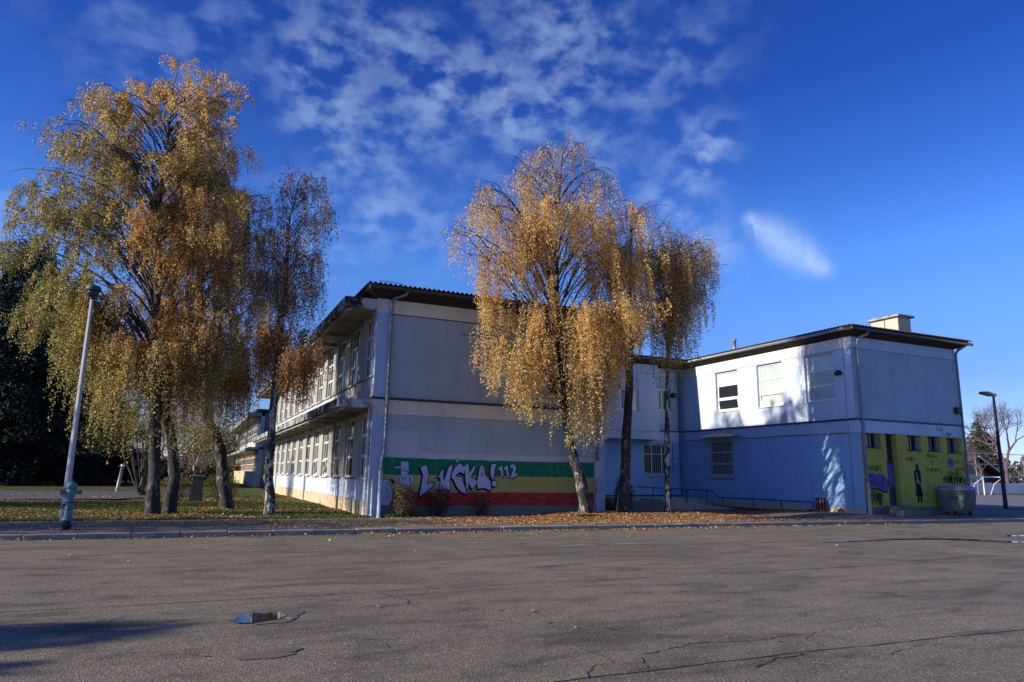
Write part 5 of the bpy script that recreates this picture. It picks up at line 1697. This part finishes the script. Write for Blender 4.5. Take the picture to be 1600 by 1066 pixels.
tree("birch_tree", "dark-barked straight birch in the middle of the three on the leaf mound", (14.68, 22.4),
     [(14.68, 22.4, .1), (14.81, 22.34, 2.1), (14.96, 22.27, 4.97), (15.02, 22.25, 7.45), (15.04, 22.24, 9.24), (15.12, 22.2, 11.34)],
     [(12.01, -.03, .85), (11.48, 1.0, 1.72), (10.69, 1.5, 2.59), (9.51, 1.9, 2.68), (8.22, 1.9, 2.64), (6.95, 1.6, 2.23), (5.96, 1.2, 1.96), (4.7, .6, 1.69)],
     6.6, 56, 2300, 28, 2.1, 1.0, col_mid_dark, M['birch_dark'], 12, .20, .058, "birches on the leaf-covered mound", fwd=1.5, dfac=.6, thin=lane, clip=off_wall_sun_gap,
     density_fn=lambda S, lat: np.where(S[:, 2] > 10.6, .25, 1.0))
tree("birch_tree", "slender pole-like birch with peeling bark, rightmost of the three on the leaf mound", (16.5, 22.2),
     [(16.5, 22.2, .1), (16.56, 22.17, 2.62), (16.63, 22.14, 5.07), (16.76, 22.08, 7.61), (17.01, 21.97, 9.44), (17.16, 21.9, 10.64)],
     [(10.99, -.48, 1.2), (10.64, .05, 1.6), (9.97, .6, 1.85), (8.91, .9, 1.8), (7.61, .9, 1.5), (6.33, .7, 1.1), (5.2, .5, .7)],
     7.2, 40, 1500, 26, 2.4, 1.0, col_mid_dark, M['birch_white'], 13, .105, .057, "birches on the leaf-covered mound", fwd=1.4, dfac=.6, thin=lane, clip=off_wall_sun_gap, tips=[(1.75, 9.9), (1.8, 9.4), (1.7, 9.0), (1.5, 10.3), (.8, 10.7), (1.6, 8.4)])

L1P = [(15.08, 1.76, .32), (14.61, 2.37, 1.72), (13.75, 4.0, 1.79), (12.80, 5.0, 1.61), (11.87, 5.6, 1.48), (10.73, 6.1, 1.79), (9.62, 5.88, 2.10), (8.31, 5.89, 2.42), (6.81, 5.25, 2.14), (5.35, 4.22, 2.07), (4.13, 3.64, 1.77), (2.15, 2.58, 1.56), (1.6, 1.69, 1.05)]
tree("birch_tree", "big twin-trunked birch with golden top and olive left side, by the lamp post", (-.78, 24.5),
     [(-.80, 24.51, .1), (-.89, 24.55, 1.38), (-1.02, 24.61, 3.34), (-1.21, 24.69, 5.36), (-1.4, 24.78, 7.46), (-1.62, 24.88, 9.86), (-1.54, 24.84, 11.9), (-1.63, 24.88, 13.6)],
     L1P, 4.4, 150, 10800, 23, 1.45, .72, col_left, M['birch_dark'], 14, .19, .062, "birches on the lawn",
     tips=[(-5.8, 9.2), (-6.0, 10.2), (-5.8, 10.8), (-5.3, 11.6), (-4.8, 12.4), (-4.3, 13.2), (-5.7, 8.2), (-5.5, 7.4), (-5.0, 6.6), (-4.5, 12.0), (-5.0, 9.8), (-2.6, 13.9), (-1.8, 14.4), (1.5, 14.0), (1.3, 14.4), (1.6, 13.4), (1.2, 13.0), (.4, 14.6), (-.6, 14.7), (1.8, 10.6), (2.1, 9.4), (2.3, 8.4)], dfac=.62, lowstrand=1.1, thin=lambda P, lat: np.where(P[:, 2] < 4.6, .55, 1.0),
     density_fn=lambda S, lat: np.where((S[:, 2] > 12) & (lat < -3), .5, 1.0),
     extra_trunks=[([(-.40, 25.14, .1), (-.30, 25.2, 1.38), (-.55, 25.3, 2.6), (-.79, 25.32, 3.4), (-.92, 25.38, 5.5), (-.89, 25.36, 7.68), (-.93, 25.38, 10.16), (-1.27, 25.54, 12.73)], .18)])
tree("birch_tree", "rust-coloured birch with black and white cracked bark between twin trunk and slim birch", (1.43, 27.7),
     [(1.47, 27.68, .1), (1.21, 27.8, 1.4), (1.01, 27.89, 2.53), (.38, 28.17, 3.69), (.08, 28.31, 5.58), (-.14, 28.41, 7.53), (-.15, 28.41, 10.05), (-.15, 28.42, 12.66)],
     [(14.83, 1.95, -.43), (14.02, 2.62, .20), (12.67, 3.3, .51), (10.82, 3.9, 1.5), (8.27, 4.2, 1.9), (6.06, 4.0, 1.5), (4.15, 3.27, .5), (2.30, 2.36, .2), (1.6, 1.57, .1)],
     4.6, 120, 5400, 24, 2.0, .95, col_rust, M['birch'], 15, .22, .062, "birches on the lawn", dfac=.7, lowstrand=.6, thin=lambda P, lat: np.where(P[:, 2] < 4.4, .6, 1.0),
     density_fn=lambda S, lat: np.where((lat > .6) & (S[:, 2] > 7), .6, 1.0))
tree("birch_tree", "slim white-trunked birch with sparse brown leaves standing before the long window front", (2.55, 24.0),
     [(2.55, 24.0, .1), (2.42, 24.06, 1.43), (2.4, 24.07, 3.48), (2.41, 24.06, 6.03), (2.45, 24.05, 8.23), (2.4, 24.07, 9.82), (2.68, 23.94, 11.58)],
     [(11.82, .32, .79), (11.22, .94, 1.16), (10.06, 1.28, 1.37), (8.69, 1.27, 1.39), (7.57, 1.18, 1.34), (6.47, .98, 1.4), (5.60, .69, 1.5), (4.53, .60, 1.5), (3.90, .45, .9)],
     4.9, 60, 2500, 17, 1.5, .95, col_slim, M['birch_white'], 16, .15, .058, "birches on the lawn",
     density_fn=lambda S, lat: np.where(S[:, 2] < 6.9, 1.9, .75))


def bushy(name, label, base, blobs, n, leaf, cols, wts, seed, mat='leaf', stems=8, group=None, cat="bush", z0=.1, stem_mat='bark_brown', trunk=None, noise=1.0, kind=None):
    """shrub or dense tree: leaves through overlapping blobs (cx, cy, cz, rx, ry, rz), stems inside"""
    r = np.random.default_rng(seed)
    root = thing(name, label, cat, (base[0], base[1], z0), group)
    off = np.array(world_loc(root))
    vol = np.array([b[3] * b[4] * b[5] for b in blobs]); vol = vol / vol.sum()
    k = r.choice(len(blobs), n, p=vol)
    B_ = np.array(blobs)[k]
    d = r.normal(size=(n, 3)); d /= np.linalg.norm(d, axis=1)[:, None]
    rad = r.uniform(0, 1, n) ** .33
    cl = r.normal(size=(60, 3)); cl /= np.linalg.norm(cl, axis=1)[:, None]
    near = np.max(d @ cl.T, axis=1)
    rad = rad * (1 - .28 * noise * (1 - np.clip((near - .8) / .2, 0, 1)))
    P = B_[:, :3] + d * rad[:, None] * B_[:, 3:]
    P[:, 2] = np.maximum(P[:, 2], .15)
    V, F = leaf_quads(P, leaf, r, .3)
    o = link_mesh("crown" if trunk else "foliage", np_mesh(name + "_leaves", V - off, F, M[mat], palette(cols, wts, n, r, .3)), root)
    o['kind'] = 'stuff'
    mb = MB()
    for i in range(stems):
        b = blobs[r.integers(0, len(blobs))]
        e = (b[0] + r.uniform(-.7, .7) * b[3], b[1] + r.uniform(-.7, .7) * b[4], b[2] + r.uniform(.1, .8) * b[5])
        s = (base[0] + r.uniform(-.1, .1), base[1] + r.uniform(-.1, .1), z0 - .05)
        m_ = tuple(s[q] * .55 + e[q] * .45 + (r.uniform(-.1, .1)) * b[3] for q in range(2)) + (s[2] * .4 + e[2] * .6,)
        w_ = (trunk or .018) * (.45 if trunk else 1)
        mb.tube([s, m_, e], [w_, w_ * .7, w_ * .25], 5, False)
    if stems:
        mb.build("branches" if trunk else "stems", M[stem_mat], root, True)
    if trunk:
        t = MB(); top = max(b[2] + b[5] * .6 for b in blobs)
        t.tube([(base[0], base[1], z0 - .1), (base[0] + .05, base[1], z0 + (top - z0) * .5), (base[0], base[1] + .05, top)], [trunk * 1.15, trunk * .8, trunk * .2], 10, False)
        t.build("trunk", M[stem_mat], root, True)
    return root


DK = [(.010, .018, .010), (.016, .028, .012), (.03, .04, .02)]
BRW = [(.10, .05, .03), (.20, .10, .05), (.07, .08, .03), (.30, .20, .10)]
# shrubs at the foot of the mural
bushy("shrub", "tallest thin-leaved shrub at the foot of the mural, under the painted cap figure", (6.5, 22.62), [(6.5, 22.6, .62, .40, .28, .52), (6.42, 22.6, .95, .26, .22, .30)], 3200, .045, [(.16, .15, .07), (.30, .26, .14), (.16, .06, .04)], [2, 1.4, 1.2], 31, stems=26, group="shrubs under the mural")
bushy("shrub", "dark reddish shrub at the foot of the mural below the large letters", (7.65, 22.65), [(7.65, 22.62, .64, .48, .26, .58)], 2300, .04, [(.07, .03, .02), (.13, .05, .03)], [2, 1], 32, stems=34, group="shrubs under the mural")
bushy("shrub", "smallest brown shrub at the foot of the mural, nearest the leaning birch", (9.2, 22.65), [(9.2, 22.62, .52, .30, .22, .46)], 1500, .042, [(.12, .05, .025), (.22, .13, .07), (.08, .03, .02)], [1, 1, 1], 33, stems=20, group="shrubs under the mural")
bushy("weeds", "tuft of green weeds growing under the shrub at the mural", (6.6, 22.6), [(6.3, 22.6, .16, .5, .12, .10), (6.85, 22.58, .18, .35, .12, .14)], 900, .05, [(.06, .14, .02), (.10, .20, .04)], [1, 1], 34, stems=0, cat="plant")
bushy("evergreen_shrub", "small conical evergreen shrub beside the dark-barked birch", (15.35, 23.3), [(15.35, 23.3, .8, .42, .4, .62), (15.3, 23.3, 1.25, .26, .25, .36)], 3600, .05, [(.05, .075, .02), (.11, .13, .04), (.02, .035, .012)], [2, 1, 2], 35, stems=6)
bushy("shrub", "low dark shrub in the corner beside the mural wall end", (14.6, 23.6), [(14.6, 23.6, .38, .5, .35, .3)], 900, .05, DK, [1, 1, 1], 36, stems=6)
# lawn planting
bushy("shrub", "thin yellow-green shrub left of the stone pillar", (-.35, 35.2), [(-.35, 35.2, .75, .75, .5, .65)], 2200, .06, [(.16, .15, .04), (.25, .18, .05), (.12, .07, .03)], [2, 1, 1], 37, stems=22, group="shrubs by the stone pillar")
bushy("shrub", "loose green shrub right of the stone pillar", (1.5, 34.6), [(1.5, 34.6, .8, .8, .5, .7)], 2600, .06, [(.08, .12, .03), (.16, .18, .05), (.2, .14, .05)], [2, 1, 1], 38, stems=22, group="shrubs by the stone pillar")
bushy("round_bush", "clipped dark round bush near the far edge of the lawn path", (-7.9, 72), [(-7.9, 72, 1.3, 1.75, 1.6, 1.25)], 7000, .13, DK, [1, 2, 1], 39, stems=3, noise=.2)
# multi-stemmed fruit tree
FT = bushy("fruit_tree", "low multi-stemmed fruit tree with dark foliage behind the lawn path", (-2.0, 41.5), [(-3.6, 41.5, 3.3, 1.7, 1.5, 1.3), (-1.6, 42, 3.7, 1.9, 1.6, 1.4), (.1, 41.5, 3.1, 1.6, 1.4, 1.2)], 9000, .075, [(.04, .05, .02), (.09, .08, .03), (.18, .13, .08)], [2, 1.2, .6], 40, stems=10, cat="tree", trunk=.13)
# dark conifers, left
for k, (x, y, h, w, lab) in enumerate([(-13.5, 70, 21.5, 7.2, "tallest dark conifer at the left edge of the picture behind the lamp post"),
                                        (-9.3, 74, 16.0, 5.4, "dark conifer with a hanging side bough, second from the left edge"),
                                        (-20.5, 78, 20, 6.5, "dark conifer cut by the left edge of the photo")]):
    r = np.random.default_rng(60 + k)
    root = thing("conifer_tree", lab, "tree", (x, y, .1), "dark conifers beyond the lawn")
    off = np.array(world_loc(root))
    n = 56000
    z = 1.6 + (h - 1.6) * (1 - np.sqrt(r.uniform(0, 1, n)))
    ph = r.uniform(0, 2 * math.pi, n)
    lob = 1 + .18 * np.sin(ph * 5 + z * 1.1) + .14 * np.sin(ph * 9 - z * 2.3)
    rr_ = w * (1 - (z - 1) / (h + .3)) ** .75 * lob * r.uniform(.15, 1, n) ** .45
    tier = np.sin(z * 3.4 + ph * 2)
    rr_ *= 1 + .12 * tier
    P = np.stack([x + rr_ * np.cos(ph), y + rr_ * np.sin(ph), z - rr_ * .22], 1)
    P[:, 2] = np.maximum(P[:, 2], .3)
    V, F = leaf_quads(P, .42, r, .2, .38)
    o = link_mesh("crown", np_mesh("conifer_crown", V - off, F, M['needle'], palette([(.010, .016, .011), (.014, .024, .013), (.022, .030, .016)], [2, 2, .6], n, r)), root)
    o['kind'] = 'stuff'
    mb = MB(); mb.tube([(x, y, -.1), (x, y, h * .5), (x, y, h - .2)], [.42, .28, .04], 10, False); mb.build("trunk", M['bark_brown'], root, True)
    mb = MB()
    for i in range(26):
        zz_ = 1.6 + i * (h - 3) / 26; a = i * 2.4
        q = w * (1 - (zz_ - 1) / h) ** .75 * .9
        mb.tube([(x, y, zz_), (x + q * math.cos(a), y + q * math.sin(a), zz_ - q * .2)], [.07, .02], 4, False)
    mb.build("branches", M['bark_brown'], root, True)


def bare_tree(name, label, base, h, spread, seed, mat, depth=6, r0_=.28, group=None, leafc=None, up=.75):
    r_ = random.Random(seed)
    root = thing(name, label, "tree", (base[0], base[1], 0.0), group)
    tb, bb = MB(), MB()
    tips = []

    def grow(p, d, ln, rad, dep):
        q = p + d * ln
        mid = p + d * ln * .5 + Vector((r_.uniform(-1, 1), r_.uniform(-1, 1), r_.uniform(-.5, .5))) * ln * .06
        (tb if dep == 0 else bb).tube([p, mid, q], [rad, rad * .85, rad * .68], 8 if dep < 2 else (4 if dep < 4 else 3), False)
        if dep >= depth:
            tips.append(q)
            return
        for i in range(2 if dep and r_.random() < .45 else 3):
            ax = Vector((r_.uniform(-1, 1), r_.uniform(-1, 1), r_.uniform(-1, 1))).normalized()
            nd = (d + ax * spread + Vector((0, 0, .18 * up))).normalized()
            grow(q if i else mid * .3 + q * .7, nd, ln * r_.uniform(.66, .86), rad * r_.uniform(.52, .68), dep + 1)
    grow(Vector((base[0], base[1], -.1)), Vector((r_.uniform(-.05, .05), 0, 1)).normalized(), h * .22, r0_, 0)
    tb.build("trunk", mat, root, True)
    bb.build("branches", mat, root)
    if leafc:
        r = np.random.default_rng(seed)
        T = np.array([tuple(t) for t in tips])
        n = leafc[0]
        P = T[r.integers(0, len(T), n)] + r.normal(scale=.35, size=(n, 3))
        V, F = leaf_quads(P, leafc[2], r, .3)
        o = link_mesh("crown", np_mesh("crown", V - np.array(world_loc(root)), F, M['leaf'], palette(leafc[1], [1] * len(leafc[1]), n, r)), root)
        o['kind'] = 'stuff'
    return root


bare_tree("bare_tree", "large leafless tree behind the court fence at the right edge", (110.5, 66.0), 17.5, .62, 5, M['twig'], 8, .34)
bare_tree("bare_tree", "smaller leafless tree just beyond the yellow wall corner", (104.6, 66.0), 10.0, .62, 8, M['twig'], 7, .14)
bushy("fir_tree", "dark fir rising between the bare trees behind the court fence", (133, 83.5), [(133, 83.5, 5, 4.2, 3.6, 3.4), (133, 83.5, 8.5, 3.0, 2.6, 2.6), (133, 83.5, 11, 1.7, 1.5, 2.2), (133, 83.5, 13.2, .7, .7, 1.5)], 9000, .36, [(.05, .045, .02), (.09, .065, .03), (.03, .035, .02)], [1, 1, 1], 44, mat='needle', stems=6, cat="tree", trunk=.3)
bushy("hedge", "trimmed green hedge at the right edge behind the white posts", (121, 64), [(118, 64, 1.5, 3.2, 1.2, 1.7), (122, 63, 1.5, 3.2, 1.2, 1.7)], 6000, .2, [(.03, .05, .015), (.06, .08, .02)], [1, 1], 45, stems=3, cat="hedge")
# trees beyond the lawn
PARK = [(-20, 118, 11, 0, "bare pale-twigged tree at the back of the park, leftmost beside the dark conifers"), (-14, 105, 9, 0, "bare grey tree just right of the dark conifers at the back of the park"),
        (-11.5, 95, 6, 2, "small reddish brown tree beyond the path, right of the dark conifers"), (-8, 112, 10, 1, "thin tree with a few brown leaves behind the clipped round bush"),
        (-5.5, 90, 6.5, 0, "small bare tree beyond the leaning post"), (-2.5, 108, 9, 1, "thin brown-leaved tree seen left of the twin birch trunks"),
        (1.0, 96, 8, 0, "bare grey tree seen above the stone pillar"), (4, 112, 9, 1, "brown-leaved tree at the back of the park beside the distant wing")]
for k, (x, y, h, kind, lab) in enumerate(PARK):
    bare_tree("park_tree", lab, (x, y), h * 1.15, .6, 70 + k, M['twig_pale'] if kind == 0 else M['twig'], 6, .2, "trees at the back of the park",
              None if kind == 0 else (4500, BRW if kind == 1 else [(.22, .07, .05), (.16, .06, .04)], .14))
for k, (x, y, w_, lab) in enumerate([(-16, 84, 3.5, "broad dark shrub at the foot of the leftmost conifers"), (-11, 88, 2.6, "dark shrub under the small reddish tree"), (-3.0, 80, 2.2, "dark shrub behind the low fruit tree"),
                                      (2.2, 82, 2.4, "dark shrub behind the stone pillar"), (-6.2, 99, 3.5, "wide low shrub behind the clipped round bush"), (5.2, 101, 2.5, "dark shrub nearest the distant grey wing")]):
    bushy("shrub", lab, (x, y), [(x, y, 1.1, w_, 1.4, 1.2), (x + w_ * .4, y, 1.6, w_ * .5, 1.1, 1.1)], 4200, .15, [(.03, .035, .02), (.07, .05, .03), (.12, .09, .05)], [2, 1, .5], 80 + k, stems=3, group="shrubs at the back of the park")
r = np.random.default_rng(99)
n = 30000
P = np.stack([r.uniform(-70, 40, n), r.uniform(125, 150, n), r.uniform(0, 1, n) ** 1.3 * 9], 1)
P[:, 2] *= .55 + .45 * np.sin(P[:, 0] * .35) * np.sin(P[:, 0] * .13 + 1)
V, F = leaf_quads(P, .8, r, .2)
o = link_mesh("treeline", np_mesh("treeline", V, F, M['leaf'], palette([(.10, .085, .08), (.16, .12, .10), (.05, .06, .04), (.2, .17, .16)], [1, 1, 1, 1], n, r)))
props(o, "hazy brown line of woodland closing the view beyond the park", "woodland", kind='stuff')
r = np.random.default_rng(98)
n = 16000
P = np.stack([r.uniform(150, 330, n), r.uniform(60, 260, n), r.uniform(0, 1, n) ** 1.3 * 7], 1)
V, F = leaf_quads(P, 1.6, r, .2)
o = link_mesh("treeline", np_mesh("treeline", V, F, M['leaf'], palette([(.12, .10, .09), (.16, .13, .11), (.06, .065, .05)], [1, 1, 1], n, r)))
props(o, "low distant woodland beyond the sports court", "woodland", kind='stuff')

# trees standing left of the view whose long shadows cross the lawn, pavement and car park
for k, (x, y, h, w_, lab) in enumerate([(-15.5, 8.5, 6.6, 0.95, "tree beside the car park, left of the view, whose shadow streaks the asphalt"),
                                         (-16.8, 7.15, 6.6, 0.95, "broader tree beside the car park, left of the view, shading the near corner"),
                                         (-17.5, 20.9, 10.5, 2.4, "tree left of the view shading the left end of the pavement"),
                                         (-21, 32, 11, 3.4, "tree left of the view shading the lawn path")]):
    bushy("roadside_tree", lab, (x, y), [(x, y, h * .62, w_, w_, h * .34), (x + .6, y + .3, h * .5, w_ * .8, w_ * .7, h * .25)], 9000, .15, [(.08, .08, .03), (.2, .12, .04)], [1, 1], 90 + k, cat="tree", trunk=.2, stems=14, z0=.0, group="trees left of the view")


# ================================================================== GRASS AND LITTER
def blades(name, label, xr, yr, n, hgt, seed, dens=None):
    r = np.random.default_rng(seed)
    x = r.uniform(*xr, n); y = yr[0] + (yr[1] - yr[0]) * r.uniform(0, 1, n) ** 1.5
    if dens is not None:
        ok = r.uniform(0, 1, n) < dens(x, y)
        x, y = x[ok], y[ok]; n = len(x)
    z = np.array([lawn_z(a, b) if b > 22.3 else ground_z(a, b) for a, b in zip(x, y)]) - .01
    hh = hgt * r.uniform(.4, 1.3, n)
    a = r.uniform(0, 2 * math.pi, n)
    w = .010 * r.uniform(.7, 1.5, n) * (1 + (y - yr[0]) * .05)
    V = np.empty((n, 3, 3))
    V[:, 0] = np.stack([x - w * np.cos(a), y - w * np.sin(a), z], 1)
    V[:, 1] = np.stack([x + w * np.cos(a), y + w * np.sin(a), z], 1)
    V[:, 2] = np.stack([x + r.normal(scale=.03, size=n), y + r.normal(scale=.03, size=n), z + hh], 1)
    me = np_mesh(name, V.reshape(-1, 3), np.arange(n * 3).reshape(n, 3), M['grassblade'], palette([(.05, .095, .018), (.09, .145, .035), (.15, .17, .06)], [2, 2, 1], n, r))
    o = link_mesh(name, me)
    props(o, label, "grass", kind='stuff')


blades("grass", "short green grass of the lawn between pavement and birches", (-9, 5.3), (22.35, 34), 90000, .055, 1)
blades("grass", "strip of grass at the shaded foot of the light blue wing", (23.6, 24.1), (21.9, 29), 2500, .09, 2)


def litter(name, label, n, xf, yf, zf, size, cols, wts, seed, lift=.012, dens=None):
    r = np.random.default_rng(seed)
    x, y = xf(r, n), yf(r, n)
    # leaves gather in drifts
    dr = .62 + .38 * np.sin(x * 2.3 + 1.7 * np.sin(y * 1.9)) * np.sin(y * 3.1 + 1.3 * np.sin(x * 1.1)) + .25 * np.sin(x * 7.1 + y * 5.3)
    kp = r.uniform(0, 1, n) < np.clip(dr, .12, 1) if n > 100 else np.ones(n, bool)
    x, y = x[kp], y[kp]; n = len(x)
    if dens is not None:
        ok = r.uniform(0, 1, n) < dens(x, y)
        x, y = x[ok], y[ok]; n = len(x)
    z = np.array([zf(a, b) for a, b in zip(x, y)]) + lift + r.uniform(0, .012, n)
    P = np.stack([x, y, z], 1)
    a = r.uniform(0, 2 * math.pi, n); s = size * r.uniform(.6, 1.3, n)
    d = np.stack([np.cos(a), np.sin(a), r.normal(scale=.22, size=n)], 1) * s[:, None]
    e = np.stack([-np.sin(a), np.cos(a), r.normal(scale=.30, size=n)], 1) * s[:, None] * .36
    V = np.empty((n, 4, 3))
    V[:, 0] = P; V[:, 1] = P + d * .45 + e; V[:, 2] = P + d; V[:, 3] = P + d * .45 - e
    V[:, :, 2] = np.maximum(V[:, :, 2], (P[:, 2] - lift * .7)[:, None])
    o = link_mesh(name, np_mesh(name, V.reshape(-1, 3), np.arange(n * 4).reshape(n, 4), M['litter'], palette(cols, wts, n, r, .3)))
    props(o, label, "fallen leaves", kind='stuff')


LC = [(.58, .28, .09), (.42, .18, .06), (.68, .45, .19), (.24, .11, .05), (.75, .60, .34)]
U = lambda a, b: (lambda r, n: r.uniform(a, b, n))
gz = lambda x, y: ground_z(x, y)
litter("fallen_leaves", "thick orange carpet of fallen birch leaves on the mound below the three birches", 80000, U(6.5, 21.5), U(18.5, 23.4), lambda x, y: ground_z(x, min(y, 22.4)), .058, LC, [3, 3, 1.3, 2, .4], 201,
       dens=lambda x, y: np.clip(1 - np.abs(x - 13.8) / 7.3, 0, 1) ** .6 * np.clip((y - 18.3) / 2.2, .35, 1))
litter("fallen_leaves", "scattered leaves over the pavement beside the mural and the lawn", 34000, U(-7, 24), U(18.5, 22.3), gz, .055, LC, [2, 2.4, 1.6, 2, .9], 202,
       dens=lambda x, y: .25 + .5 * (x > 2) * (x < 15))
litter("fallen_leaves", "line of leaves blown against the kerb on the car park side", 9000, U(-6, 24), lambda r, n: 18.10 - np.abs(r.normal(scale=.28, size=n)), lambda x, y: 0.0, .055, LC, [2, 2, 2, 2, 1.2], 203,
       dens=lambda x, y: .25 + .7 * (x > 4) * (x < 19))
litter("fallen_leaves", "sparse leaves lying on the open asphalt", 2600, U(-5, 24), lambda r, n: 18.0 - np.abs(r.normal(scale=2.6, size=n)), lambda x, y: 0.0, .055, LC, [2, 2, 2, 1, 1.2], 204,
       dens=lambda x, y: .12 + .85 * np.exp(-((x - 9) / 6.0) ** 2) * np.exp(-((18 - y) / 2.0) ** 2) + .0 * x)
litter("fallen_leaves", "orange leaves strewn through the lawn grass around the birch trunks", 60000, U(-9, 5.2), lambda r, n: 22.4 + 20 * r.uniform(0, 1, n) ** 1.6, lawn_z, .062, LC, [2, 3, 1.3, 2, .6], 205, lift=.035,
       dens=lambda x, y: np.clip(.35 + .5 * np.sin(x * .7 + y * .9) + .45 * np.exp(-((y - 25.5) / 1.8) ** 2), .06, 1))
litter("fallen_leaves", "a few large single leaves on the nearest asphalt", 26, U(-1, 6.5), U(4.6, 8.6), lambda x, y: 0.0, .07, LC, [2, 2, .6, 3, .2], 206)
